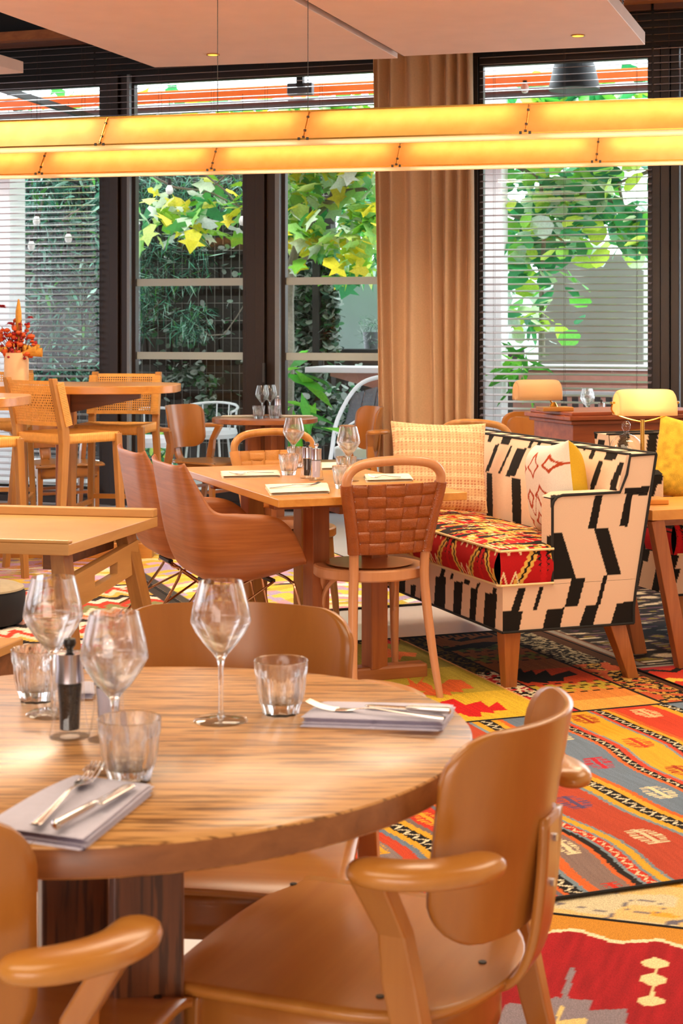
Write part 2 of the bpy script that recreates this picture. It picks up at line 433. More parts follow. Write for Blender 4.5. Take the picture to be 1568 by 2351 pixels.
# ------------------------------------------------------------------ room shell
mb = MB(); mb.add([RW(-7, 0, 0), RW(6, 0, 0), RW(6, -18, 0), RW(-7, -18, 0)], [(0, 1, 2, 3)])
mb.add([RW(-7, 0, -.1), RW(6, 0, -.1), RW(6, -18, -.1), RW(-7, -18, -.1)], [(3, 2, 1, 0)])
struct('floor', mb, 'concrete_floor', smooth=False)
mb = MB(); mb.slab([RW(-7, .2, 3.95), RW(6, .2, 3.95), RW(6, -18, 3.95), RW(-7, -18, 3.95)], (0, 0, .1)); struct('ceiling', mb, 'dark_fascia', smooth=False)
for nm, a, b in (('wall_left', -7.1, -7), ('wall_right', 6, 6.1)):
    mb = MB(); mb.slab([RW(a, 0, 0), RW(b, 0, 0), RW(b, -18, 0), RW(a, -18, 0)], (0, 0, 4)); struct(nm, mb, 'wall_plaster', smooth=False)
mb = MB(); mb.slab([RW(-7, -18, 0), RW(6, -18, 0), RW(6, -18.1, 0), RW(-7, -18.1, 0)], (0, 0, 4)); struct('wall_back', mb, 'wall_plaster', smooth=False)
for n_, (c, a, w, h) in {5: (RW(-6.9, -8.6, 1.9), -PI/2-RA, 5.1, 2.3), 6: (RW(3.4, -17.9, 1.9), -RA, 6.1, 2.7)}.items():
    mb = MB(); ax = Vector((math.cos(a), math.sin(a), 0))
    for k in range(5): mb.box(c+ax*(-w/2+w*k/4), (.06, .08, h), a)
    for z in (-h/2, h/2): mb.box(c+Vector((0, 0, z)), (w, .08, .06), a)
    struct('window_%d' % n_, mb, 'frame_dark', smooth=False)  # unseen window frames added around the two wall fill lights
# dark fascia above the glazing
ZT = 3.30
mb = MB(); mb.slab([RW(-7, .12, ZT), RW(6, .12, ZT), RW(6, 0, ZT), RW(-7, 0, ZT)], (0, 0, .65)); struct('wall_front', mb, 'dark_fascia', smooth=False)
mb = MB(); mb.slab([RW(-7, -.13, 3.58), RW(6, -.13, 3.58), RW(6, -.22, 3.58), RW(-7, -.22, 3.58)], (0, 0, .07)); struct('trim_1', mb, 'oak_red', smooth=False)
mb = MB(); mb.slab([RW(-7, .1, 0), RW(6, .1, 0), RW(6, -.03, 0), RW(-7, -.03, 0)], (0, 0, .05)); struct('trim_2', mb, 'frame_dark', smooth=False)
def mullion(idx, p0, p1, steps=3, ZT=3.30):
    s0, s1 = s_of(p0), s_of(p1); mb = MB(); w = (s1-s0)/steps
    for k in range(steps):
        dd = (-.02, .03, -.035)[k % 3]
        c = RW(s0+w*(k+.5), .03, ZT/2); mb.box(c, (w*.94, .13+dd, ZT), -RA)
    mb.box(RW((s0+s1)/2, .06, ZT/2), (s1-s0, .06, ZT), -RA)
    return struct('trim_%d' % idx, mb, 'frame_dark', smooth=False, bevel=.004)
mullion(3, 236, 298, 3); mullion(4, 566, 636, 3, 2.62); mullion(5, 958, 1100, 3); mullion(6, 1497, 1560, 3)
mb = MB(); mb.box(RW(s_of(300), -.02, ZT/2), (.022, .05, ZT), -RA); mb.box(RW(s_of(641), -.02, 1.31), (.035, .05, 2.62), -RA)
struct('trim_7', mb, 'frame_grey', smooth=False)
def pane(kind, idx, p0, p1, strips=False, z0_=.05, ZT=3.30, mid=True):
    s0, s1 = s_of(p0), s_of(p1)
    root = bpy.data.objects.new('%s_%d' % (kind, idx), None); COL.objects.link(root); root['kind'] = 'structure'
    m = MB()
    for (a, b, z0, z1) in ((s0, s1, z0_, z0_+.08), (s0, s1, ZT-.07, ZT), (s0, s0+.03, z0_+.08, ZT-.07), (s1-.03, s1, z0_+.08, ZT-.07))+(((s0, s1, 2.58, 2.66),) if mid else ()):
        m.slab([RW(a, .0, z0), RW(b, .0, z0), RW(b, .06, z0), RW(a, .06, z0)], (0, 0, z1-z0))
    m.obj('window_frame' if kind == 'window' else 'door_frame', 'frame_dark', root, smooth=False)
    g = MB(); g.add([RW(s0, .03, z0_+.05), RW(s1, .03, z0_+.05), RW(s1, .03, ZT), RW(s0, .03, ZT)], [(0, 1, 2, 3)]); g.obj('glass_pane', 'pane', root, smooth=False)
    if strips:
        for py in (646, 818):
            z = H+(HY-py)/F*12.05; e = MB(); e.slab([RW(s0+.03, .024, z-.028), RW(s1-.03, .024, z-.028), RW(s1-.03, .024, z+.028), RW(s0+.03, .024, z+.028)], NV*.002)
            e.obj('etched_strip', 'etched', root, smooth=False)
    return root
pane('window', 1, -420, 236); d1 = pane('door', 1, 303, 566, True, ZT=2.62, mid=False); d2 = pane('door', 2, 646, 958, True, ZT=2.62, mid=False); pane('window', 4, 300, 958, False, 2.62, 3.30, False)
pane('window', 2, 1100, 1497); pane('window', 3, 1562, 1900)
mb = MB(); c = RW(s_of(612), -.06, 1.02)
mb.box(c, (.03, .02, .16), -RA); mb.bar(c+Vector((0, -.02, .03)), c+Vector((0, -.06, .03)), .014); mb.bar(c+Vector((0, -.06, .08)), c+Vector((0, -.06, -.06)), .016)
mb.obj('door_handle', 'screw_black', d2)

# ------------------------------------------------------------------ venetian blinds
def blind(p0, p1, zt, zb, label, zc=None, wood_top=True):
    s0, s1 = s_of(p0), s_of(p1); t = thing('venetian_blind', label, 'blind', RW((s0+s1)/2, -.1, zb), -RA, None)
    hw = (s1-s0)/2; m = MB(); step = .0487; z = zt-zb-.06
    while z > 3.29-zb: z -= step
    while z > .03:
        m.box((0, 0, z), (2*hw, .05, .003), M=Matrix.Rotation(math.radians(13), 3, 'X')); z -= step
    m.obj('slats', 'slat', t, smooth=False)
    m = MB(); z = zt-zb-.06
    while z > 3.29-zb: m.box((0, 0, z), (2*hw, .05, .003), M=Matrix.Rotation(math.radians(13), 3, 'X')); z -= step
    m.obj('upper_slats', 'slat_wood', t, smooth=False)  # same slats in their own brown, without the painted sky brightness
    m = MB(); m.box((0, 0, zt-zb-.02), (2*hw, .06, .045)); m.obj('head_rail', 'slat_wood', t, bevel=.003)
    m = MB(); m.box((0, 0, .0125), (2*hw, .052, .022)); m.obj('bottom_rail', 'slat_wood', t, bevel=.003)
    k = max(2, int(hw*2/.45))
    for i in range(k+1):
        x = -hw+.1+(2*hw-.2)*i/k; m = MB()
        for dy in (-.026, .026): m.tube([(x, dy, .01), (x, dy, zt-zb-.03)], .0011, 5)
        m.obj('ladder_cord', 'cord', t)
    return t
blind(-120, 232, 3.58, .08, 'full-height dark venetian blind of the leftmost window, behind the bar stools')
blind(236, 905, 3.58, 2.64, 'short raised dark venetian blind above the two glass doors')
blind(1110, 1500, 3.58, .08, 'full-height venetian blind right of the curtain, behind the cabinet')
blind(1506, 1700, 3.58, 2.64, 'short raised venetian blind in the upper right corner, right of the dark post')

# ------------------------------------------------------------------ curtain
cu = thing('curtain', 'floor-length tan curtain hanging between the glass door and the right window', 'curtain', RW(s_of(1000), -.35, 0), -RA)
hwc = (s_of(1112)-s_of(885))/2*.985
def curt(u, v):
    x = (u-.5)*2*hwc; z = .02+v*3.7
    amp = .045; ph = 2*PI*(u*6.6+.42*math.sin(u*7.5))
    taper = 1-.10*(1-v)*(1 if u < .5 else 0)
    y = amp*math.sin(ph)+.008*math.sin(ph*2.1+1+v*1.2)
    return (x*taper+.008*math.sin(v*5+u*12), y, z)
mb = MB(); mb.grid(curt, 240, 24); mb.obj('curtain_cloth', 'curtain', cu, solid=.003)
mb = MB(); mb.tube([(-hwc-.1, 0, 3.74), (hwc+.1, 0, 3.74)], .015); mb.obj('curtain_rail', 'screw_black', cu)

# ------------------------------------------------------------------ ceiling panels with recessed lights
A2 = math.radians(18.5)
def panel(corners, th, label, light=None, extra=()):
    """corners: front-left, front-right, back... plan points at height"""
    z = corners[0].z
    t = thing('ceiling_panel', label, 'ceiling panel', (0, 0, 0))
    m = MB(); m.slab(corners, (0, 0, th)); m.obj('acoustic_board', 'panel_wood', t, smooth=False, bevel=.003)
    for (x, y) in extra:
        ch = MB(); zz = z+th
        while zz < 3.93:
            ch.tube([(x+.012*math.cos(a), y, zz+.02+.02*math.sin(a)) if int(zz*50) % 2 else (x, y+.012*math.cos(a), zz+.02+.02*math.sin(a)) for a in np.linspace(0, 2*PI, 9)[:-1]], .003, 5, closed=True); zz += .033
        ch.obj('chain', 'steel', t)
    if light:
        ctr, r = light
        q = MB(); q.lathe([(r, -.004), (r*1.25, -.006), (r*1.25, .004)], (ctr.x, ctr.y, z), 24); q.obj('light_ring', 'brass', t)
        q = MB(); q.lathe([(0, -.005), (r, -.005)], (ctr.x, ctr.y, z), 24); q.obj('light_lens', 'downlight_glow', t)
        sl_ = bpy.data.lights.new('recessed_spot', 'SPOT'); sl_.energy = 170; sl_.color = WARM; sl_.spot_size = math.radians(150); sl_.spot_blend = .6; sl_.shadow_soft_size = .05
        so2 = bpy.data.objects.new('recessed_spot', sl_); COL.objects.link(so2); so2.location = (ctr.x, ctr.y, z-.03)
    return t
ZP = 2.9
def pz(px, py, z=ZP):
    Y = (z-H)*F/(HY-py); return Vector(((px-CX)/F*Y, Y, z))
n2 = Vector((math.sin(A2), math.cos(A2), 0)); r2 = Vector((n2.y, -n2.x, 0))
fl, fr = pz(355, 155), pz(913, 134)
panel([fl, fr, fr-n2*5.5, fl-n2*5.5], .07, 'pale wooden suspended ceiling panel at upper left, above the glass doors', (pz(489, 124.5), .03))
bl, br = pz(927, 129), pz(1481, 103)
panel([bl, br, br-n2*5.5, bl-n2*5.5], .07, 'pale wooden suspended ceiling panel at upper right, beside the chain', (pz(1327, 81), .03), [((br-n2*.55+r2*-.04).x, (br-n2*.55).y)])
cl = pz(54, 168); panel([cl-r2*2, cl, cl-n2*5.5, cl-r2*2-n2*5.5], .07, 'pale wooden suspended ceiling panel cut off by the left edge', None, [((cl-n2*.32-r2*.06).x, (cl-n2*.32).y)])

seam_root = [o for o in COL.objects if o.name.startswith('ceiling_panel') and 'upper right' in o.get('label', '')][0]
m = MB(); m.slab([bl-r2*.004, bl, bl-n2*5.5, bl-n2*5.5-r2*.004], (0, 0, .07)); m.obj('seam_shade_strip', 'teak_dark', seam_root, smooth=False)  # dark strip added to give the panel's side its shade at the seam
# ------------------------------------------------------------------ long parchment pendant lamps
def long_lamp(Yc, label, s_seam, seg):
    c = Vector((0, Yc, 2.12)); t = thing('linear_pendant_lamp', label, 'pendant lamp', c, -RA)
    tilt = -.0100; half = 3.6
    def L(x, y, z): return (x, y, z+tilt*x)
    x0 = s_seam
    while x0 > -half: x0 -= seg
    m = MB(); seams = []
    x = x0
    while x < half:
        a, b = x+.004, x+seg-.004
        m.add([L(a, 0, 0), L(b, 0, 0), L(b, .075, .118), L(a, .075, .118)], [(0, 1, 2, 3)])
        m.add([L(a, .2, 0), L(b, .2, 0), L(b, .125, .118), L(a, .125, .118)], [(3, 2, 1, 0)])
        seams.append(x); x += seg
    m.obj('parchment_shade', 'parchment', t, smooth=False, solid=.0015)
    m = MB(); m.slab([L(-half, .0, -.004), L(half, .0, -.004), L(half, .2, -.004), L(-half, .2, -.004)], (0, 0, .002)); m.obj('diffuser', 'white_diffuser', t, smooth=False)
    m = MB(); m.slab([L(-half, .07, .119), L(half, .07, .119), L(half, .13, .119), L(-half, .13, .119)], (0, 0, .006)); m.obj('top_rail', 'brass', t, smooth=False)
    m = MB()
    for y in (-.003, .199): m.bar(L(-half, y, -.001), L(half, y, -.001), .004, .006)
    m.obj('lower_edge_rail', 'brass', t, smooth=False)
    for x in seams:
        q = MB(); q.bar(L(x, -.004, .002), L(x, .071, .118), .011, .002, up=(1, 0, 0)); ob = q.obj('seam_strap', 'brass', t, smooth=False)
        st = MB()
        for f in (.06, .3, .8):
            p = Vector(L(x, -.006+.075*f, .118*f)); st.box(p, (.009, .009, .009))
        for dx in (-.018, .018): st.box(L(x+dx, -.006, 0), (.009, .007, .011))
        st.obj('rivet', 'screw_black', ob)
    m = MB()
    x = x0
    while x < half:
        m.tube([L(x+.06, .1, .062), L(x+seg-.06, .1, .062)], .011, 8); x += seg
    m.obj('light_tube', 'tube_glow', t)
    for px in ((478, 688) if 'nearer' in label else ()):
        u = (px-CX)/F; xx = Yc*u/(RV.x-RV.y*u)
        w = MB(); w.tube([L(xx, .1, .12), (xx, .1, 1.9)], .0016, 5); w.obj('suspension_wire', 'screw_black', t)
    return t
def lx(px, Y): u = (px-CX)/F; return Y*u/(RV.x-RV.y*u)
long_lamp(6.40, 'long glowing parchment pendant lamp, the nearer and upper of the two', lx(697, 6.4), .90)
long_lamp(7.58, 'long glowing parchment pendant lamp, the farther and lower of the two', lx(485, 7.58), .93)

# ------------------------------------------------------------------ speaker
sp = thing('loudspeaker', 'dark round loudspeaker hanging behind the blind at upper right', 'loudspeaker', PT(1318, 175, 11.75))
mb = MB(); mb.lathe([(.0, .13), (.12, .13), (.15, .08), (.185, -.08), (.185, -.1), (0, -.1)], n=28); mb.obj('speaker_body', 'speaker_black', sp)
mb = MB(); mb.tube([(0, 0, .12), (0, 0, 3.28-sp.location.z)], .012); mb.obj('hanger', 'speaker_black', sp)
bx_ = thing('motion_sensor_box', 'small grey box with a dark mount above the glass doors', 'sensor box', PT(690, 205, 12.25))
mb = MB(); mb.box((0, 0, 0), (.2, .06, .09), -RA); mb.obj('sensor_body', 'tube_grey', bx_, bevel=.005)
mb = MB(); mb.box((0, -.02, .06), (.05, .05, .1), -RA); mb.obj('mount', 'screw_black', bx_)
# ------------------------------------------------------------------ domus-type birch armchair, faces local +Y
def arch_outline(w0, w1, z0, z1, r0, r1, n=6):
    """rounded rectangle outline in (x,z) from four corner radii"""
    pts = []
    for cx, cz, r, a0 in ((w1-r1, z1-r1, r1, 0), (-(w1-r1), z1-r1, r1, 90), (-(w0-r0), z0+r0, r0, 180), (w0-r0, z0+r0, r0, 270)):
        for k in range(n+1):
            a = math.radians(a0+90*k/n); pts.append((cx+r*math.cos(a), cz+r*math.sin(a)))
    return pts
def span_at(poly, z):
    xs = []
    n = len(poly)
    for i in range(n):
        (x1, z1), (x2, z2) = poly[i], poly[(i+1) % n]
        if (z1 > z) != (z2 > z): xs.append(x1+(x2-x1)*(z-z1)/(z2-z1))
    return max(xs) if xs else 0
def plate(fn, half, v0, v1, nu=20, nv=18, ease=True):
    """sheet whose half width is half(v)"""
    m = MB()
    def f(u, v):
        vv = v0+(v1-v0)*((1-math.cos(PI*v))/2 if ease else v)
        return fn((u*2-1)*half(vv), vv)
    m.grid(f, nu, nv); return m
def domus(label, loc, rz, group=None):
    t = thing('armchair', label, 'chair', loc, rz, group)
    # seat: saddle of bent plywood
    def hw(y):
        if y > -.02: return .235+.012*(y+.02)/.27
        k = min(1, max(0, (-.02-y)/.215)); return .235*max(0.0, 1-k**2.6)**.5
    def sz(x, y): return .445-.014*(1-(x/.25)**2)*(1 if y < .18 else 1-(y-.18)*8)-.02*max(0, (y-.17)/.08)**2*.9+.006*math.cos(x*12)
    m = plate(lambda x, y: (x, y, sz(x, y)), lambda y: max(.004, hw(y)), -.234, .24, 24, 28)
    s = m.obj('seat', 'birch', t, solid=.013)
    for x, y in ((-.205, .212), (.205, .212), (-.165, -.09), (.165, -.09), (0.0, -.185)): MB().lathe([(0, .0), (.006, 0), (.006, -.004)], (x, y, sz(x, y)+.0085), 10).obj('screw', 'screw_black', s)
    # apron bent under the seat
    m = MB(); pth = [(.2, .205), (.205, .0), (.185, -.09), (.12, -.165), (0, -.195), (-.12, -.165), (-.185, -.09), (-.205, 0), (-.2, .205)]
    P = cr(pth, 6)
    m.grid(lambda u, v: (P[round(u*(len(P)-1))][0], P[round(u*(len(P)-1))][1], .345+v*.082), len(P)-1, 3)
    m.grid(lambda u, v: (-.2+.4*u, .205+.012*math.sin(PI*u), .345+v*.082), 10, 3)
    m.obj('apron', 'birch_back', t, solid=.014)
    # backrest
    ol = arch_outline(.200, .208, .52, .82, .085, .06)
    def bk(x, z):
        return (x, -.25+.115*(x/.22)**2-.05*(z-.5)/.28+.0, z)
    m = plate(bk, lambda z: max(.003, span_at(ol, min(max(z, .5205), .8195))), .52, .82, 24, 26)
    m.obj('backrest', 'birch_back', t, solid=.012)
    # curved support strip
    pr = cr([(-.288, .675), (-.282, .58), (-.268, .49), (-.240, .437), (-.19, .42), (-.12, .418)], 6)
    m = MB(); m.grid(lambda u, v: ((u-.5)*.085*(1-.15*v), pr[round(v*(len(pr)-1))][0], pr[round(v*(len(pr)-1))][1]), 4, len(pr)-1)
    so_ = m.obj('back_support', 'birch_z', t, solid=.012)
    for z, y in ((.64, -.292), (.575, -.288)):
        MB().tube([(.0, y, z), (.0, y-.005, z)], .006, 8).obj('screw', 'steel', so_)
    for sg in (-1, 1):
        # arm paddle
        A = cr([(sg*.298, -.100), (sg*.307, -.15), (sg*.292, -.20), (sg*.252, -.245), (sg*.195, -.272)], 6)
        m = MB(); n = len(A)
        ring = []
        for i in range(n):
            k = i/(n-1); w = .034*math.sqrt(max(.02, 1-(2*k-1)**6)); p = np.array(A[i]); q = np.array(A[min(i+1, n-1)])-np.array(A[max(i-1, 0)]); q = q/np.linalg.norm(q); nx = np.array([-q[1], q[0]])
            th = .017*math.sqrt(max(.05, 1-(2*k-1)**8))
            ring.append([(p[0]+nx[0]*w*math.cos(a), p[1]+nx[1]*w*math.cos(a), .664+th*math.copysign(abs(math.sin(a))**.7, math.sin(a))) for a in np.linspace(0, 2*PI, 17)[:-1]])
        vs = [v for r in ring for v in r]; N = 16
        fs = [(i*N+k, i*N+(k+1) % N, (i+1)*N+(k+1) % N, (i+1)*N+k) for i in range(n-1) for k in range(N)]+[tuple(range(N))[::-1], tuple(range((n-1)*N, n*N))]
        m.add(vs, fs); m.obj('armrest', 'birch', t, ang=60)
        # rear leg that rises as the arm post
        m = MB()
        def sec(cx, cy, z, w, d): return [Vector((cx-w/2, cy-d/2, z)), Vector((cx+w/2, cy-d/2, z)), Vector((cx+w/2, cy+d/2, z)), Vector((cx-w/2, cy+d/2, z))]
        S = [sec(sg*.255, -.27, 0, .026, .030), sec(sg*.240, -.195, .30, .034, .042), sec(sg*.235, -.150, .50, .036, .050), sec(sg*.240, -.142, .565, .036, .040), sec(sg*.293, -.125, .655, .036, .050)]
        m.loft(S)
        m.obj('leg', 'birch_z', t, smooth=False, bevel=.004)
        m = MB(); m.hexa(sec(sg*.205, .20, 0, .026, .026), sec(sg*.20, .185, .42, .040, .040)); m.obj('leg', 'birch_z', t, smooth=False, bevel=.004)
    m = MB(); m.bar((-.235, -.2, .24), (.235, -.2, .24), .03, .02); m.bar((-.2, .16, .24), (.2, .16, .24), .03, .02); m.obj('stretcher', 'oak_red', t, smooth=False, bevel=.003)
    return t
fg = 'birch armchairs around the round foreground table'
cA = domus('large birch armchair with bent plywood back, right foreground, side-on to the round table', (.035, 2.42, 0), face(-.92, .39), fg)
dup(cA, (-.505, 2.08, 0), face(.24, .97), 'birch armchair cropped by the lower left corner, seen from behind', fg)
dup(cA, (-.235, 2.92, 0), face(-.12, -.99), 'birch armchair facing the camera from behind the round table, only its wide back showing', fg).scale = (1.12, 1, 1)
far_g = 'birch armchairs beside the glass doors'
dup(cA, (-.93, 11.22, 0), face(.84, -.54), 'birch armchair left of the far round table, by the glass door', far_g)
dup(cA, (-.02, 11.0, 0), face(-.93, -.30), 'birch armchair right of the far round table, in front of the grey garden chair', far_g)
dup(cA, (1.03, 10.72, 0), face(-.75, .66), 'birch armchair beside the curtain, only its dark plywood back showing above the sofa', far_g)
dup(cA, (1.27, 10.05, 0), face(.25, .97), 'birch armchair directly left of the mahogany cabinet, backrest showing above the sofa', far_g)
dup(cA, (-1.95, 11.1, 0), face(.5, -.86), 'pale birch chair behind the bar stools, seen between their legs at far left', far_g)
dup(cA, (1.92, 9.65, 0), face(-.3, -.95), 'tan birch chair with a low back behind the lit desk lamp at right', far_g)

# ------------------------------------------------------------------ bentwood chair with woven leather back, faces local +Y
def bentwood(label, loc, rz, lea, woodm, seatm, group=None):
    t = thing('bentwood_chair', label, 'chair', loc, rz, group)
    half = [(.172, -.262, 0), (.160, -.225, .16), (.148, -.195, .34), (.142, -.187, .46), (.146, -.195, .56), (.166, -.212, .68), (.187, -.228, .785), (.180, -.236, .838), (.125, -.243, .872), (0, -.246, .882)]
    pts = half+[(-x, y, z) for x, y, z in half[-2::-1]]
    C = cr(pts, 6); rad = [.013+.005*min(1, p[2]/.3) for p in C]
    MB().tube(C, rad, 14).obj('hoop_frame', woodm, t)
    # seat
    m = MB(); m.lathe([(0, .008), (.12, .006), (.155, .012), (.168, .019), (.205, .020), (.212, .014), (.212, -.016), (.206, -.022), (.15, -.022), (0, -.018)], (0, 0, .455), 48, fn=lambda a, z, i: 1-.035*max(0, -math.sin(a))**2)
    s = m.obj('seat_ring', woodm, t)
    m = MB(); m.lathe([(0, .0), (.10, .001), (.150, .008), (.166, .0165)], (0, 0, .4635), 40); m.obj('seat_panel', seatm, t)
    for sg in (-1, 1):
        m = MB(); m.tube([(sg*.150, .10, .445), (sg*.155, .115, .34), (sg*.168, .14, .16), (sg*.178, .155, 0)], [.021, .019, .016, .011], 12); m.obj('leg', woodm, t)
        m = MB()
        m.tube(cr([(sg*.150, .105, .27), (sg*.147, .085, .36), (sg*.125, .04, .415), (sg*.10, -.005, .43)], 5), .009, 8)
        m.tube(cr([(sg*.152, .10, .27), (sg*.145, .115, .36), (sg*.11, .14, .415), (sg*.06, .15, .43)], 5), .009, 8)
        m.obj('bent_bracket', woodm, t)
        # leather sleeve round the uprights
        q = [p for p in C if p[0]*sg > 0 and .53 <= p[2] <= .80]; q.sort(key=lambda p: p[2])
        m = MB(); m.tube([tuple(p) for p in q], [.0235]*len(q), 14); sl = m.obj('leather_sleeve', lea, t)
        for p in q[::2]: MB().lathe([(0, .003), (.003, 0)], (p[0]-sg*.019, p[1]-.019, p[2]), 8).obj('stud', 'steel', sl)
    # woven straps
    def edge(z):
        q = sorted([p for p in C if p[0] > 0], key=lambda p: p[2])
        for a, b in zip(q[:-1], q[1:]):
            if a[2] <= z <= b[2]:
                k = (z-a[2])/max(1e-6, b[2]-a[2]); return a[0]+(b[0]-a[0])*k, a[1]+(b[1]-a[1])*k
        return q[-1][0], q[-1][1]
    z0, z1, nr, ncol = .537, .797, 6, 5
    m = MB(); amp = .0022
    for r in range(nr):
        za = z0+(z1-z0)*r/nr+.0008; zb = z0+(z1-z0)*(r+1)/nr-.0008
        def f(u, v, za=za, zb=zb, r=r):
            z = za+(zb-za)*v; x, y = edge(z); sag = -.006*math.sin(PI*u)*(1 if r == nr-1 else .3)
            return ((2*u-1)*x, y-.012*math.sin(PI*u)-.006+amp*math.cos(PI*(u*ncol-.5+r)), z+sag)
        m.grid(f, 48, 3)
    for c in range(ncol):
        ua, ub = c/ncol+.003, (c+1)/ncol-.003
        def f(u, v, ua=ua, ub=ub, c=c):
            uu = ua+(ub-ua)*u; z = z0+(z1-z0)*v; x, y = edge(z)
            return ((2*uu-1)*x, y-.012*math.sin(PI*uu)-.006-amp*math.cos(PI*((uu*ncol)+v*nr-.5))*1.0 if False else y-.012*math.sin(PI*uu)-.006+amp*1.05*math.cos(PI*(v*nr+c+.5)), z)
        m.grid(f, 3, 48)
    m.obj('woven_straps', lea, t, solid=.0016)
    return t
bentwood('bentwood chair with brown woven leather back, between the dining table and the sofa', (.105, 6.10, 0), face(-.38, .925), 'leather', 'beech', 'beech_seat')
bentwood('pale bentwood chair with tan woven leather back at the far end of the dining table', (-.235, 7.25, 0), face(.35, -.94), 'leather_tan', 'oak_warm_z', 'beech_seat')
bentwood('bentwood chair behind the sofa, only its pale hoop showing left of the cabinet', (.80, 8.42, 0), face(.50, .86), 'leather_tan', 'oak_warm_z', 'beech_seat')

# ------------------------------------------------------------------ moulded plywood shell chair on wire legs
def shell(label, loc, rz, group):
    t = thing('shell_armchair', label, 'chair', loc, rz, group)
    Cc = [(.215, .482), (.12, .448), (0, .428), (-.10, .425), (-.178, .452), (-.225, .54), (-.256, .68), (-.286, .862)]
    Ee = [(.20, .50), (.152, .59), (.095, .655), (.03, .683), (-.08, .693), (-.16, .702), (-.205, .765), (-.262, .876)]
    Ww = [(.225,), (.26,), (.285,), (.29,), (.285,), (.265,), (.245,), (.215,)]
    def f(u, v):
        a = abs(2*u-1); sg = 1 if u > .5 else -1
        c = interp(Cc, v); e = interp(Ee, v); w = interp(Ww, v)[0]
        g = math.sin(PI/2*a)**.95
        k = a**3.0 if a < 1 else 1
        kk = max(0.0, (a-.25)/.75)**2.1
        return (sg*w*g*(1+.02*kk), c[0]+(e[0]-c[0])*kk, c[1]+(e[1]-c[1])*kk)
    m = MB(); m.grid(f, 56, 48); o = m.obj('seat_shell', 'ply_shell', t, solid=.009, ang=80)
    m = MB()
    for y in (.12, -.12): m.box((0, y, .408), (.16, .02, .012))
    m.obj('mounting_plate', 'black_rubber', t)
    for (y, yb, w, wb, zt) in ((.16, .25, .20, .235, .43), (-.12, -.36, .14, .24, .405)):
        m = MB(); m.tube(cr([(-wb, yb, .006), (-w-.012, y+.012, zt-.06), (-w+.03, y, zt-.012), (0, y, zt-.006), (w-.03, y, zt-.012), (w+.012, y+.012, zt-.06), (wb, yb, .006)], 6), .0058, 8)
        m.obj('leg', 'copper_steel', t)
    for sg in (-1, 1):
        m = MB(); m.tube([(sg*.085, -.12, .405), (sg*.222, .20, .18)], .0048, 8); m.tube([(sg*.085, .12, .405), (sg*.200, -.27, .20)], .0048, 8); m.obj('cross_brace', 'copper_steel', t)
    return t
sg_ = 'plywood shell armchairs along the dining table'
# arms along the table's long side, so they face +S
rzS = face(SV.x, SV.y)
s1_ = shell('brown moulded plywood shell armchair nearest the camera on the long side of the dining table', (-.40, 6.13, 0), rzS, sg_)
dup(s1_, (-.615, 6.72, 0), rzS, 'brown plywood shell armchair partly hidden behind a matching one at the dining table', sg_)

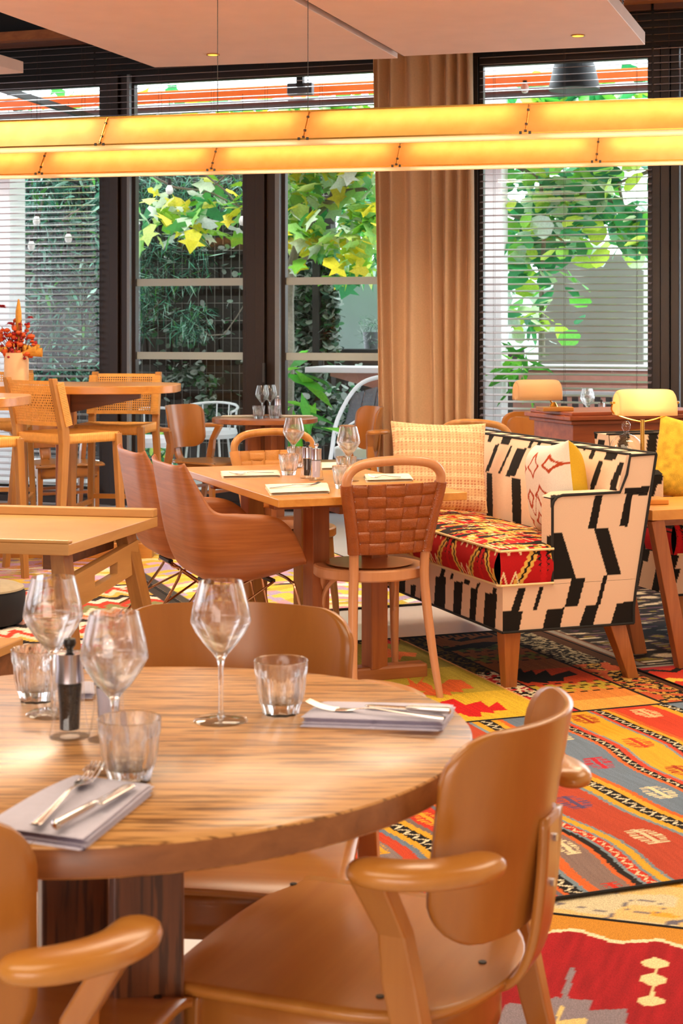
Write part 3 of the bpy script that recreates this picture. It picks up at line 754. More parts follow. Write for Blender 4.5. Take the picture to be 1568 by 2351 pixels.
# ------------------------------------------------------------------ bar stool with woven cane, faces local +Y
def stool(label, loc, rz, group):
    t = thing('bar_stool', label, 'bar stool', loc, rz, group)
    W = .205
    for sg in (-1, 1):
        m = MB()
        sec = lambda x, y, z, w, d: [Vector((x-w/2, y-d/2, z)), Vector((x+w/2, y-d/2, z)), Vector((x+w/2, y+d/2, z)), Vector((x-w/2, y+d/2, z))]
        m.loft([sec(sg*.235, -.255, 0, .032, .034), sec(sg*W, -.19, .72, .04, .05), sec(sg*W, -.195, .80, .04, .05), sec(sg*W, -.27, 1.085, .036, .036)])
        m.obj('leg', 'oak_warm_z', t, smooth=False, bevel=.003)
        m = MB(); m.hexa(sec(sg*.225, .22, 0, .032, .034), sec(sg*W, .19, .765, .04, .045)); m.obj('leg', 'oak_warm_z', t, smooth=False, bevel=.003)
    m = MB(); m.bar((-.22, .205, .24), (.22, .205, .24), .022, .04); m.bar((-.22, -.235, .30), (.22, -.235, .30), .022, .03)
    for sg in (-1, 1): m.bar((sg*.222, -.235, .27), (sg*.222, .205, .27), .022, .03)
    m.obj('footrest', 'oak_warm', t, smooth=False, bevel=.003)
    # woven seat: fine ribs front to back and dipping centre
    m = MB(); m.grid(lambda u, v: ((u-.5)*.42, -.19+.39*v, .772-.022*math.sin(PI*u)*math.sin(PI*v)**.5+.0018*math.sin(u*2*PI*26)*math.sin(v*2*PI*22)), 104, 88)
    m.grid(lambda u, v: ((u-.5)*.424, .205-.01*abs(v-.5), .772-.055*v+.0015*math.sin(u*2*PI*26)), 104, 3)
    for sg in (-1, 1): m.grid(lambda u, v, sg=sg: (sg*(.212+.001*math.sin(u*2*PI*26)), -.17+.36*u, .775-.055*v), 104, 3)
    m.grid(lambda u, v: ((u-.5)*.40, -.20, .772-.055*v), 40, 3)
    m.obj('woven_seat', 'cane', t, solid=.004)
    # open cane back
    def bp(x, z, off=0): k = (z-.80)/.285; return (x, -.198-.075*k-.03*(1-(x/W)**2)+off, z)
    m = MB(); nx, nz_ = 30, 15
    for i in range(nx+1):
        x = -W+2*W*i/nx; m.grid(lambda u, v, x=x: bp(x+(u-.5)*.0062, .835+v*.225, .0012*math.sin(v*PI*nz_+i*PI)), 1, 14)
    for j in range(nz_+1):
        z = .84+.215*j/nz_; m.grid(lambda u, v, z=z: bp((2*u-1)*W, z+(v-.5)*.0062, .0012*math.cos(u*PI*nx+j*PI)), 16, 1)
    for z0, z1 in ((.82, .842), (1.052, 1.072)): m.grid(lambda u, v: bp((2*u-1)*(W+.012), z0+(z1-z0)*v, -.003), 30, 4)
    m.obj('cane_back', 'cane', t, solid=.0022, smooth=False)
    for sg in (-1, 1):
        m = MB()
        for k in range(26):
            z = .825+.0092*k; c = bp(sg*W, z); m.box((c[0], c[1]+.032, z), (.047, .047, .0078), M=Matrix.Rotation(math.radians(14), 3, 'X'))
        m.obj('cane_wrapping', 'cane', t, smooth=False)
    return t
gs = 'oak and cane bar stools at the high tables'
st0 = stool('oak and cane bar stool with its whole back in view, nearest the low tray table', (-1.56, 9.18, 0), face(.66, .75), gs)
dup(st0, (-1.39, 9.93, 0), face(-.12, -.99), 'cane bar stool facing the camera behind the right end of the high table', gs)
dup(st0, (-2.03, 8.75, 0), face(.72, .70), 'cane bar stool cut off by the left edge, nearest of the stools', gs)
dup(st0, (-2.23, 10.35, 0), face(.1, -.99), 'cane bar stool behind the vase of dried flowers, only a top corner showing', gs)

# ------------------------------------------------------------------ tables
def G75(px, py): return G(px, py, .75)
tp = [(334,1531.7),(491,1531.7),(583,1533.6),(706,1544),(832,1559.6),(0,1550),(35,1548),(850,1566),(948,1590),(1009,1611),(1064,1646),(1084,1684),(1082,1711),(1066,1737),(1026,1767),(988,1790),(925,1819),(850,1845),(755,1871),(645,1894.5),(523,1918),(380,1934),(193,1945.6),(40,1942)]
ctr = np.array([-.32, 2.44]); Q = np.array([[G75(*p).x, G75(*p).y] for p in tp])-ctr
th = np.arctan2(Q[:, 1], Q[:, 0]); rr = np.hypot(Q[:, 0], Q[:, 1])
th = np.concatenate([th, np.linspace(math.pi*.86, math.pi*1.14, 9)]); rr = np.concatenate([rr, np.full(9, .525)])
B = lambda a: np.stack([np.ones_like(a)]+[f(k*a) for k in (1, 2, 3, 4) for f in (np.cos, np.sin)], 1)
cf = np.linalg.lstsq(B(th), rr, rcond=None)[0]
ang = np.linspace(0, 2*PI, 129)[:-1]; R_ = B(ang)@cf
t = thing('round_table', 'round oak table with thick top and plank pedestal, filling the lower left foreground', 'table', (ctr[0], ctr[1], 0))
m = MB(); pl = [(r*math.cos(a), r*math.sin(a)) for r, a in zip(R_, ang)]
n = len(pl); rows = []
for (z, k) in ((.71, -.003), (.7125, 0), (.747, 0), (.75, -.0025)):
    rows.append([(x*(1+k/.5), y*(1+k/.5), z) for x, y in pl])
vs = [v for r in rows for v in r]; fs = [(i*n+j, i*n+(j+1) % n, (i+1)*n+(j+1) % n, (i+1)*n+j) for i in range(3) for j in range(n)]+[tuple(range(n))[::-1], tuple(range(3*n, 4*n))]
m.add(vs, fs); top = m.obj('tabletop', 'oak_top', t, ang=50)
top.data.materials.append(MATS['oak_edge'])
for p in top.data.polygons:
    if abs(p.normal.z) < .5: p.material_index = 1
def post(parent, c, w, d, z0, z1, rz, mat, name='pedestal_post'):
    m = MB(); m.box((0, 0, (z0+z1)/2), (w, d, z1-z0)); o = m.obj(name, mat, parent, smooth=False, bevel=.004); o.location = (c[0], c[1], 0); o.rotation_euler = (0, 0, rz); return o
for (x, y) in ((-.078, -.05), (.045, -.17)):
    post(t, (x, y), .098, .06, .0, .71, .28, 'oak_dark_z')
post(t, (-.035, -.075), .11, .03, .64, .71, .28, 'oak_dark_z', 'top_rail')
for a in (.28, .28+PI/2):
    m = MB(); m.box((0, 0, .035), (.62, .08, .07)); o = m.obj('foot', 'oak_dark_z', t, smooth=False, bevel=.005); o.location = (-.02, -.08, 0); o.rotation_euler = (0, 0, a)

# rectangular dining table
N0 = Vector((-.2265, 5.78, 0)); t = thing('dining_table', 'rectangular oak dining table on two trestles, between the shell chairs and the sofa', 'table', N0+SV*.3725+LV*.705, math.atan2(SV.y, SV.x))
m = MB(); m.box((0, 0, .735), (.745, 1.41, .03)); m.obj('tabletop', 'oak_warm_y', t, smooth=False, bevel=.003)
for y in (-.40, .42):
    for x in (-.12, .12): post(t, (x, y), .075, .075, .05, .72, .2, 'oak_warm_z' if y > 0 else 'oak_red_z', 'leg')
    m = MB(); m.box((0, y, .03), (.66, .075, .06)); m.obj('foot', 'oak_red', t, smooth=False, bevel=.01)
    m = MB(); m.box((0, y, .70), (.60, .06, .04)); m.obj('top_rail', 'oak_red', t, smooth=False, bevel=.004)
m = MB(); m.box((0, 0, .68), (.05, .8, .06)); m.obj('beam', 'oak_red', t, smooth=False)

# far round table
t = thing('small_round_table', 'small round oak table set with glasses, in front of the glass doors', 'table', (-.525, 11.05, 0))
m = MB(); m.lathe([(0, .75), (.355, .75), (.362, .745), (.362, .718), (.355, .713), (0, .713)], n=64); m.obj('tabletop', 'oak_red', t)
for a in range(4): post(t, (.09*math.cos(a*PI/2+.5), .09*math.sin(a*PI/2+.5)), .10, .045, .05, .713, a*PI/2+.5, 'oak_red_z', 'pedestal_post')
for a in (.5, .5+PI/2):
    m = MB(); m.box((0, 0, .03), (.6, .07, .06)); o = m.obj('foot', 'oak_red', t, smooth=False); o.rotation_euler = (0, 0, a)

# high bar tables
def high_table(label, loc, rz, rx, ry, group):
    t = thing('high_table', label, 'high table', loc, rz, group)
    m = MB(); pl = [(rx*math.copysign(abs(math.cos(a))**.62, math.cos(a)), ry*math.copysign(abs(math.sin(a))**.62, math.sin(a))) for a in np.linspace(0, 2*PI, 97)[:-1]]
    m.prism(pl, .985, 1.03); m.obj('tabletop', 'oak_warm', t, ang=50, bevel=.003)
    post(t, (0, 0), .085, .12, .07, .985, 0, 'oak_red_z', 'post')
    m = MB()
    for sg in (-1, 1): m.slab([(sg*.03, -.03, .985), (sg*rx*.66, -.03, .985), (sg*rx*.66, -.03, .945), (sg*.03, -.03, .86)], (0, .06, 0))
    m.obj('bracket', 'teak_dark', t, smooth=False)
    m = MB(); m.box((0, 0, .05), (1.05, .11, .1)); m.obj('foot', 'oak_warm', t, smooth=False, bevel=.01)
    m = MB(); m.box((0, 0, .05), (.11, .8, .1)); m.obj('foot', 'oak_warm', t, smooth=False, bevel=.01)
    return t
hg = 'oak high tables'
ht = high_table('oak high table with rounded end carrying the vase of dried flowers', (-1.64, 9.55, 0), -.02, .68, .40, hg)
dup(ht, (-2.23, 7.95, 0), -.1, 'oak high table at the left edge, only its narrow dark end showing', hg)

# low worktable with raised lips at left
t = thing('butler_table', 'low oak tray table with raised end rails and slotted side panel, at left mid-ground', 'table', (0, 0, 0))
a = G(158, 1250, .70); b = G(362, 1186, .70); dirn = (b-a); ln = dirn.length; dv = dirn.normalized(); pv = Vector((-dv.y, dv.x, 0)); pv = (pv*.98+Vector((0, -.06, 0))).normalized()
w_ = .95
m = MB(); m.slab([a, b, b+pv*w_, a+pv*w_], (0, 0, -.035)); m.obj('tabletop', 'oak_pale', t, smooth=False, bevel=.002)
m = MB()
for p, off in ((b-dv*.045, dv*.045), (a, dv*.03)):
    hgt = .03 if p is not a else .012
    q0 = p+pv*(.0); q1 = p+pv*w_
    m.slab([q0, q1, q1+off, q0+off], (0, 0, hgt))
m.obj('end_rail', 'oak_pale', t, smooth=False, bevel=.004)
for s_, mm in ((.10, .06), (.62, .06)):
    for pp in (.02, .80):
        base = a+dv*(s_+(-.10 if s_ < .3 else .12))+pv*(pp+(-.06 if pp < .5 else .06)); tpq = a+dv*(s_+.0)+pv*(pp+.05)
        m = MB(); m.bar((base.x, base.y, 0), (tpq.x, tpq.y, .665), .072, .045, up=tuple(pv), w2=.085, t2=.045); m.obj('leg', 'oak_pale_z', t, smooth=False, bevel=.003)
m = MB()
c0 = a+dv*.08+pv*.035; c1 = a+dv*.66+pv*.035
def sb(s, z): p = c0+(c1-c0)*s; return Vector((p.x, p.y, z))
for (sa, sb_, za, zb) in ((0, .35, .47, .58), (.68, 1, .47, .58), (.35, .68, .47, .505), (.35, .68, .545, .58)):
    m.slab([sb(sa, za+.05*sa), sb(sb_, za+.05*sb_), sb(sb_, zb+.05*sb_), sb(sa, zb+.05*sa)], pv*.028)
m.obj('side_panel', 'oak_pale', t, smooth=False)
m = MB(); c = a+pv*.45+dv*.38
m.slab([a+dv*.1+pv*.1+Vector((0, 0, -.035)), a+dv*.6+pv*.1+Vector((0, 0, -.035)), a+dv*.6+pv*.13+Vector((0, 0, -.035)), a+dv*.1+pv*.13+Vector((0, 0, -.035))], (0, 0, -.06))
m.obj('apron', 'teak_dark', t, smooth=False); m = MB()
m.slab([a+dv*.1+pv*.8+Vector((0, 0, -.035)), a+dv*.6+pv*.8+Vector((0, 0, -.035)), a+dv*.6+pv*.83+Vector((0, 0, -.035)), a+dv*.1+pv*.83+Vector((0, 0, -.035))], (0, 0, -.06))
m.obj('apron', 'teak_dark', t, smooth=False)

# low bench and pouf at the far left edge
t = thing('low_bench', 'low tan wooden bench at the left edge behind the drinking glasses', 'bench', (0, 0, 0))
p0 = G(-150, 1470, .45); p1 = G(54, 1464, .45); p2 = G(50, 1451, .45); dd = Vector((-.25, -.9, 0)).normalized()*.42
m = MB(); m.slab([p1, p1+dd, p1+dd+Vector((-.8, .05, 0)), p1+Vector((-.8, .05, 0))], (0, 0, -.03)); m.obj('bench_seat', 'oak_pale', t, smooth=False, bevel=.004)
m = MB(); m.slab([p1-Vector((.012, 0, .03)), p1+dd-Vector((.012, 0, .03)), p1+dd+Vector((-.04, 0, -.03)), p1+Vector((-.04, 0, -.03))], (0, 0, -.42)); m.obj('side_board', 'teak_dark', t, smooth=False)
m = MB(); m.slab([p1+dd+Vector((-.8, .05, -.03)), p1+Vector((-.8, .05, -.03)), p1+Vector((-.77, .05, -.03)), p1+dd+Vector((-.77, .05, -.03))], (0, 0, -.42)); m.obj('side_board', 'teak_dark', t, smooth=False)
pc = G(-62, 1450); t = thing('pouf', 'round grey-topped black ribbed pouf, just visible at the left edge', 'pouf', (pc.x, pc.y+.14, 0))
m = MB(); m.lathe([(0, .02), (.19, .02), (.205, .04), (.205, .15), (.195, .17), (0, .17)], n=72, fn=lambda a, z, i: 1+.012*math.sin(a*36)); m.obj('pouf_side', 'pouf_side', t)
m = MB(); m.lathe([(0, .192), (.17, .19), (.198, .178), (.2, .170), (0, .170)], n=48); m.obj('pouf_top', 'pouf_top', t)
# ------------------------------------------------------------------ sofa, striped cream and black, faces -S
CRM = np.array(hx('e2bfa2')); BLK = np.array(hx('1c1714')); RED = np.array(hx('b3171b')); YEL = np.array(hx('dcab4e')); CRE = np.array(hx('ead2a4')); ORG = np.array(hx('cf5a24'))
def c4(ox, oy, s, pts): return [(ox+x/s, oy+y/s) for x, y in pts]
SIDE = [c4(900, 1100, 2.347, p) for p in (
 [(1095,85),(1135,85),(1100,268),(1055,268)], [(1262,80),(1297,80),(1270,255),(1225,255)], [(1088,268),(1165,265),(1235,512),(1160,520)],
 [(870,292),(917,290),(992,535),(870,540)], [(968,535),(1043,530),(1000,687),(930,692)], [(1140,520),(1162,520),(1122,675),(1098,678)],
 [(680,590),(722,585),(685,710),(640,712)], [(795,580),(817,580),(780,708),(757,708)], [(590,712),(705,710),(680,840),(590,840)],
 [(835,702),(930,692),(900,820),(808,820)], [(1045,683),(1115,675),(1080,800),(1005,800)], [(1212,668),(1330,655),(1330,800),(1172,800)], [(1255,50),(1390,36),(1375,90),(1252,82)])]
FRONT = [c4(900, 1100, 2.347, p) for p in (
 [(235,525),(290,525),(285,710),(225,690)], [(335,550),(382,555),(370,745),(328,725)], [(425,585),(462,590),(447,785),(415,765)], [(502,612),(567,620),(552,845),(488,815)],
 [(268,480),(290,485),(278,527),(255,525)], [(318,508),(332,512),(325,542),(312,540)], [(390,540),(422,545),(415,572),(385,565)], [(460,558),(477,562),(464,592),(450,590)], [(545,583),(567,588),(557,622),(540,615)],
 [(100,570),(130,570),(122,640),(100,630)], [(160,500),(200,500),(192,690),(150,680)], [(40,480),(75,480),(68,650),(35,640)])]
BACKP = [c4(1080, 850, 3.213, p) for p in (
 [(150,430),(197,440),(150,530),(125,530)], [(262,440),(328,455),(280,552),(220,545)], [(185,545),(213,545),(135,750),(108,748)], [(295,560),(310,560),(218,768),(200,765)],
 [(345,573),(415,577),(325,787),(258,780)], [(120,757),(160,760),(167,1085),(120,1075)], [(303,793),(370,803),(378,1145),(310,1120)], [(462,470),(492,475),(440,580),(420,578)],
 [(520,480),(548,485),(495,592),(472,590)], [(612,490),(695,505),(640,605),(580,605)], [(550,608),(575,612),(520,740),(470,840),(452,835),(490,720)], [(855,530),(872,535),(842,598),(828,585)],
 [(918,535),(945,540),(900,655),(870,650)], [(1020,550),(1108,560),(1070,665),(985,660)], [(945,668),(980,668),(935,830),(890,920),(872,920),(890,830)], [(1100,675),(1137,678),(1085,830),(1070,930),(1018,930),(1035,820)],
 [(700,640),(760,650),(700,900),(640,900)], [(560,820),(620,830),(600,1150),(540,1140)])]
ARMF = [c4(900, 1100, 2.347, p) for p in ([(855,85),(910,85),(885,155),(855,155)], [(835,305),(885,305),(885,385),(835,385)])]
def stripes(P2, period, seed=0):
    """free stepped stripes for surfaces the photo does not show: P2 = (along, up) in metres"""
    a, z = P2[:, 0], P2[:, 1]; row = np.floor(z/.17); sh = np.modf(np.abs(np.sin(row*12.9+seed)*437.5))[0]*period
    q = np.modf((a+sh+(z-row*.17)*.35+10)/period)[0]; return (q < .36)
def sofa(name, label, P0, rz, length, proto_paint=True):
    """local frame: x = depth (0 front .. back), y = length away from the near side; P0 = near front corner"""
    t = thing(name, label, 'sofa', P0, rz)
    Rm = np.array(Matrix.Rotation(rz, 3, 'Z')); P0a = np.array(P0)
    def wpx(o): return to_px(verts(o)@Rm.T+P0a)
    D = .56; ZB, ZS, ZC = .225, .395, .53
    # base with front band and sides: one fine grid shell
    def paintit(o, polys, plane, seed):
        V = verts(o); c = np.repeat(CRM[None], len(V), 0)
        if plane == 'x': alt = stripes(np.stack([V[:, 1], V[:, 2]], 1), .15, seed)
        else: alt = stripes(np.stack([V[:, 0], V[:, 2]], 1), .17, seed)
        if proto_paint and polys is not None:
            q = wpx(o); k = np.zeros(len(V), bool)
            for p in polys: k |= inpoly(q, p)
            alt = k
        c[alt] = BLK; setcol(o, c)
    m = MB(); m.grid(lambda u, v: (0, u*length, ZB+v*(ZS-ZB)), int(length/.005), 34)
    o = m.obj('front_band', 'upholstery', t, smooth=False); paintit(o, FRONT, 'x', 1)
    m = MB(); m.box((D/2, length/2, (ZB+ZS)/2), (D-.004, length-.004, ZS-ZB-.002)); m.obj('base', 'grey_felt', t, smooth=False)
    # side panels: lower strip to the front, arm above, wing of the back
    def side_outline(z):
        # x range at height z
        x0 = 0 if z < ZS else .212
        xb = D+.10*max(0, (z-.30)/.57)
        if z > .727: x0 = .50+.03*(z-.727)/.15
        elif z > .69: x0 = .212+.04*(1-math.sqrt(max(0, 1-((z-.69)/.037)**2)))
        return x0, xb
    for yy, nm in ((0, 'side_panel'), (length, 'side_panel')):
        m = MB()
        for z0, z1 in ((ZB, ZS-.0005), (ZS+.0005, .727), (.7275, .875)):
            def f(u, v, z0=z0, z1=z1):
                z = z0+(z1-z0)*v; x0, xb = side_outline(z); return (x0+(xb-x0)*u, yy, z)
            m.grid(f, 130, max(6, int((z1-z0)/.0045)))
        o = m.obj(nm, 'upholstery', t, smooth=False); paintit(o, SIDE if yy == 0 else None, 'y', 4)
    # arms
    for y0 in (0.001, length-.091):
        m = MB(); pl = [(.212, ZS), (.212, .70), (.222, .718), (.24, .727), (.52, .735), (.56, .735), (.56, ZS)]
        m.slab([(x, y0, z) for x, z in pl], (0, .09, 0)); o = m.obj('armrest', 'grey_felt', t, smooth=False)
        m2 = MB(); m2.grid(lambda u, v: (.2105, y0+.09*u, ZS+v*(.715-ZS)), 18, 64)
        m2.grid(lambda u, v: (.2105+(.33)*v, y0+.09*u, .7195+.0165*min(1, v*8)), 18, 60)
        af = m2.obj('arm_cover', 'upholstery', t, smooth=False); paintit(af, ARMF if y0 < 1 else None, 'x', 2)
        V = verts(af)
    # back: puffed front face, top and rear
    def bf(u, v):
        z = ZC-.08+(.875-ZC+.08)*v; x = .455+.09*v-.05*math.sin(PI*min(1, v*1.0))**.7*math.sin(PI*u)**.25
        return (x, .012+(length-.024)*u, z-.02*math.sin(PI*u)**.3*0)
    m = MB(); m.grid(bf, int(length/.006), 76); o = m.obj('back_cushion', 'upholstery', t); paintit(o, BACKP, 'x', 3)
    m = MB(); m.grid(lambda u, v: (.545+.115*v, .002+(length-.004)*u, .875), 200, 12); m.grid(lambda u, v: (side_outline(ZB+(.875-ZB)*v)[1], .002+(length-.004)*u, ZB+(.875-ZB)*v), 260, 90)
    o = m.obj('back_panel', 'upholstery', t, smooth=False); paintit(o, None, 'x', 7)
    # piping
    m = MB(); y = -.002
    m.tube([(side_outline(z)[1], y, z) for z in np.linspace(ZB, .875, 12)], .0055, 8)
    m.tube([(.208, y, ZS), (.208, y, .69), (.213, y, .708), (.228, y, .724), (.25, y, .730), (.50, y, .733), (.53, y, .80), (.545, y, .872), (.66, y, .877)], .0055, 8)
    m.tube([(.545, y, .877), (.545, length, .877)], .0055, 8); m.tube([(.66, y, .877), (.66, length, .877)], .0055, 8)
    m.tube([(-.002, y, ZB), (D, y, ZB)], .005, 8); m.tube([(-.002, 0, ZB), (-.002, length, ZB)], .005, 8)
    m.obj('piping', 'black_piping', t)
    # seat cushion (ikat)
    L_ = length-.0
    def cx(y): return 0 if (y < .095 or y > L_-.095) else .0
    m = MB(); nY = int(L_/.006)
    def cf_(u, v):
        # v around: 0 bottom front -> .28 top front -> 1 back
        y = .004+(L_-.008)*u
        if v < .28: q = v/.28; return (-.012-.022*math.sin(PI*q), y, ZS+.004+(ZC-ZS-.004)*q)
        q = (v-.28)/.72; return (-.012+.48*q, y, ZC+.022*math.sin(PI*min(1, q*1.1+.02))**.5*math.sin(PI*u)**.3)
    m.grid(cf_, nY, 110)
    # near and far ends of the cushion
    for ye, s in ((.002, -1), (L_-.002, 1)):
        m.grid(lambda u, v, ye=ye, s=s: (-.012+(.222)*u-(.012 if False else 0), ye-(.0 if s > 0 else .0)+s*.010*math.sin(PI*v), ZS+.004+(ZC-ZS-.004)*v), 60, 40)
    o = m.obj('seat_cushion', 'upholstery', t, ang=60)
    V = verts(o); a = V[:, 1]-V[:, 0]*.0; z = V[:, 2]; x = V[:, 0]
    # arc length coordinate
    top = z > ZC-.004
    w = np.where(top, (ZC-ZS)+np.maximum(0, x+.012), z-ZS)
    side = (np.abs(a-.0) < .02)
    A = np.where(side, -x*1.0, a)
    c = np.repeat(RED[None]*1.0, len(V), 0)
    per = .30; q = np.modf((A+3.02)/per)[0]; d = np.abs(q-.5)*2
    zz = w+.012*np.abs(np.modf(A/.03+50)[0]-.5)*2*3
    # ogee bands
    band = np.modf(w/.30+.0)[0]; og = np.abs(band-.5)*2
    wav = og*.62+.12+ .05*np.sin(A*300)*0
    jag = .05*(np.abs(np.modf(w/.022+40)[0]-.5)*2)
    r = np.abs(d-(wav+jag))
    c[(d < wav-.02+jag)] = ORG*.0+RED
    c[(r < .14)] = YEL; c[(r < .035)] = BLK
    inn = (d < .30-jag*3-.25*og)
    c[inn] = BLK; c[(d < .10-jag)] = RED*1.25
    spark = (np.abs((np.abs(np.modf(A/.05+90)[0]-.5)*2)*.5-np.modf(w/.13+.1)[0]) < .07) & (d > .62)
    c[spark] = CRE
    dk = (nz(np.stack([A*3, w], 1), 14, 3) > .70); c[dk & top] = BLK
    yk = (nz(np.stack([A, w*5], 1), 16, 9) > .60); c[yk & top & ~dk] = YEL
    ck = (nz(np.stack([A, w*7], 1), 20, 5) > .80); c[ck & top & ~dk] = CRE
    setcol(o, c)
    m = MB()
    m.tube([(.21, -.009, ZC), (-.012, -.009, ZC), (-.022, .01, ZC)]+[(-.014-.0*k, .02+(L_-.04)*k/20, ZC+.002) for k in range(21)], .0048, 8)
    m.tube([(.21, -.009, ZS+.006), (-.012, -.009, ZS+.006), (-.018, .01, ZS+.006)]+[(-.014, .02+(L_-.04)*k/20, ZS+.006) for k in range(21)], .0048, 8)
    m.obj('cushion_piping', 'pillow_piping', o)
    for (x, y, dx, dy) in ((.055, .06, 0, .0), (.055, L_-.06, 0, 0), (.50, .05, .075, -.01), (.50, L_-.05, .075, .01)):
        m = MB(); sec = lambda cx_, cy_, z, w: [Vector((cx_-w/2, cy_-w/2, z)), Vector((cx_+w/2, cy_-w/2, z)), Vector((cx_+w/2, cy_+w/2, z)), Vector((cx_-w/2, cy_+w/2, z))]
        m.hexa(sec(x+dx, y+dy, 0, .046), sec(x, y, ZB, .07)); m.obj('leg', 'sofa_leg_wood', t, smooth=False, bevel=.003)
    return t
RZS = math.atan2(SV.y, SV.x)
sofa1 = sofa('sofa', 'cream and black striped sofa with red ikat seat, right of the dining table', (.603, 6.03, 0), RZS, 1.55)
# second sofa faces the camera side; same build turned so that its depth runs away from us
sofa2 = sofa('sofa', 'second striped sofa partly in view behind the lit desk lamp at the right edge', (2.95, 7.44, 0), RZS+PI/2, 1.65, False)

# ------------------------------------------------------------------ pillows
def pillow(name, label, loc, rot, w, h, th, fpaint, mats='knit', group=None, sharp=.06):
    t = thing(name, label, 'cushion', loc, 0, group); t.rotation_euler = rot
    def mk(sg):
        def f(u, v):
            x, y = 2*u-1, 2*v-1
            k = (max(0, 1-x**4)*max(0, 1-y**4))**.55
            pin = 1-sharp*(1-x*x)*(y*y)-0; pin2 = 1-sharp*(1-y*y)*(x*x)
            return (x*w/2*pin2, sg*th/2*k, y*h/2*pin)
        return f
    for sg, nm in ((-1, 'front_cover'), (1, 'back_cover')):
        m = MB(); m.grid(mk(sg), 90, 90); o = m.obj(nm, mats, t); setcol(o, fpaint(verts(o), sg))
    return t
def knitp(V, sg):
    c = np.repeat(np.array(hx('e6bd8e'))[None], len(V), 0)
    g = (np.modf(V[:, 0]/.016+50)[0] < .5) & (np.modf(V[:, 2]/.012+50)[0] < .55)
    rose = np.array(hx('bf7a5a')); yl = np.array(hx('f0d6a8')); k = np.modf(V[:, 2]/.09+50.2)[0] < .55
    lo = V[:, 2] < -.02
    c[g] = rose*.85+c[g]*.15 if False else (rose*.6+np.array(hx('e6bd8e'))*.4)
    c[g & lo & k] = rose
    c[(~g) & (np.modf(V[:, 2]/.05+50)[0] < .3)] = yl
    return c
pillow('cushion', 'large nubby woven beige cushion at the far left end of the sofa', PT(1008, 1072, 7.08), (math.radians(-14), math.radians(2), math.radians(8)), .43, .40, .13, knitp)
def embro(V, sg):
    if sg > 0: return np.repeat(np.array(hx('d0a42c'))[None], len(V), 0)
    c = np.repeat(np.array(hx('e3d2c2'))[None], len(V), 0); x, z = V[:, 0], V[:, 2]
    for cx_, cz, r in ((0, .10, .045), (.06, -.02, .04), (-.05, -.03, .035), (.02, -.13, .045), (-.12, .09, .03), (-.12, -.12, .035), (.13, .1, .03), (.13, -.12, .03)):
        d = np.abs(x-cx_)*(1+.25*np.sin(z*120))+np.abs(z-cz); c[np.abs(d-r) < .008] = np.array(hx('a8401e'))
    zg = np.abs(z+.055-.02*np.sin(x*60)*2) < .005; c[zg & (np.abs(x) < .1)] = np.array(hx('a8401e'))
    return c
pillow('cushion', 'cream cushion with rust embroidery and mustard back, leaning on the near arm of the sofa', PT(1278, 1122, 6.44), (math.radians(4), math.radians(-7), math.radians(-76)), .36, .37, .19, embro, 'upholstery')
def fur(V, sg):
    return np.array(hx('e2b43c'))[None]*(.75+.5*nz(V[:, [0, 2]], 60, 2))[:, None]
pillow('cushion', 'fluffy yellow cushion on the second sofa at the right edge', PT(1600, 1062, 7.25), (math.radians(-8), math.radians(12), 0), .40, .36, .14, fur)

# ------------------------------------------------------------------ console table with desk lamp and glass dome
C0 = Vector((1.22, 6.26, 0))
def CS(s, l, z=0): return C0+SV*s+LV*l+Vector((0, 0, z))
t = thing('console_table', 'narrow oak trestle table behind the sofa, carrying the lit desk lamp', 'table', CS(.0, .0))
t.location = (0, 0, 0)
m = MB(); m.slab([CS(.028, .07, .607), CS(1.3, .07, .607), CS(1.3, .49, .607), CS(.04, .49, .607)], (0, 0, .04)); m.obj('tabletop', 'oak_warm', t, smooth=False, bevel=.002)
for l in (.10, .44):
    for s0, s1 in ((.06, .19), (1.2, 1.08)):
        m = MB(); m.bar(CS(s0+(s1-s0)*1.0, l, 0), CS(s0, l, .607), .058, .04, up=tuple(LV)); m.obj('leg', 'oak_red_z', t, smooth=False, bevel=.003)
m = MB(); m.bar(CS(.1, .27, .58), CS(1.15, .27, .58), .05, .04); m.obj('rail', 'oak_red', t, smooth=False)
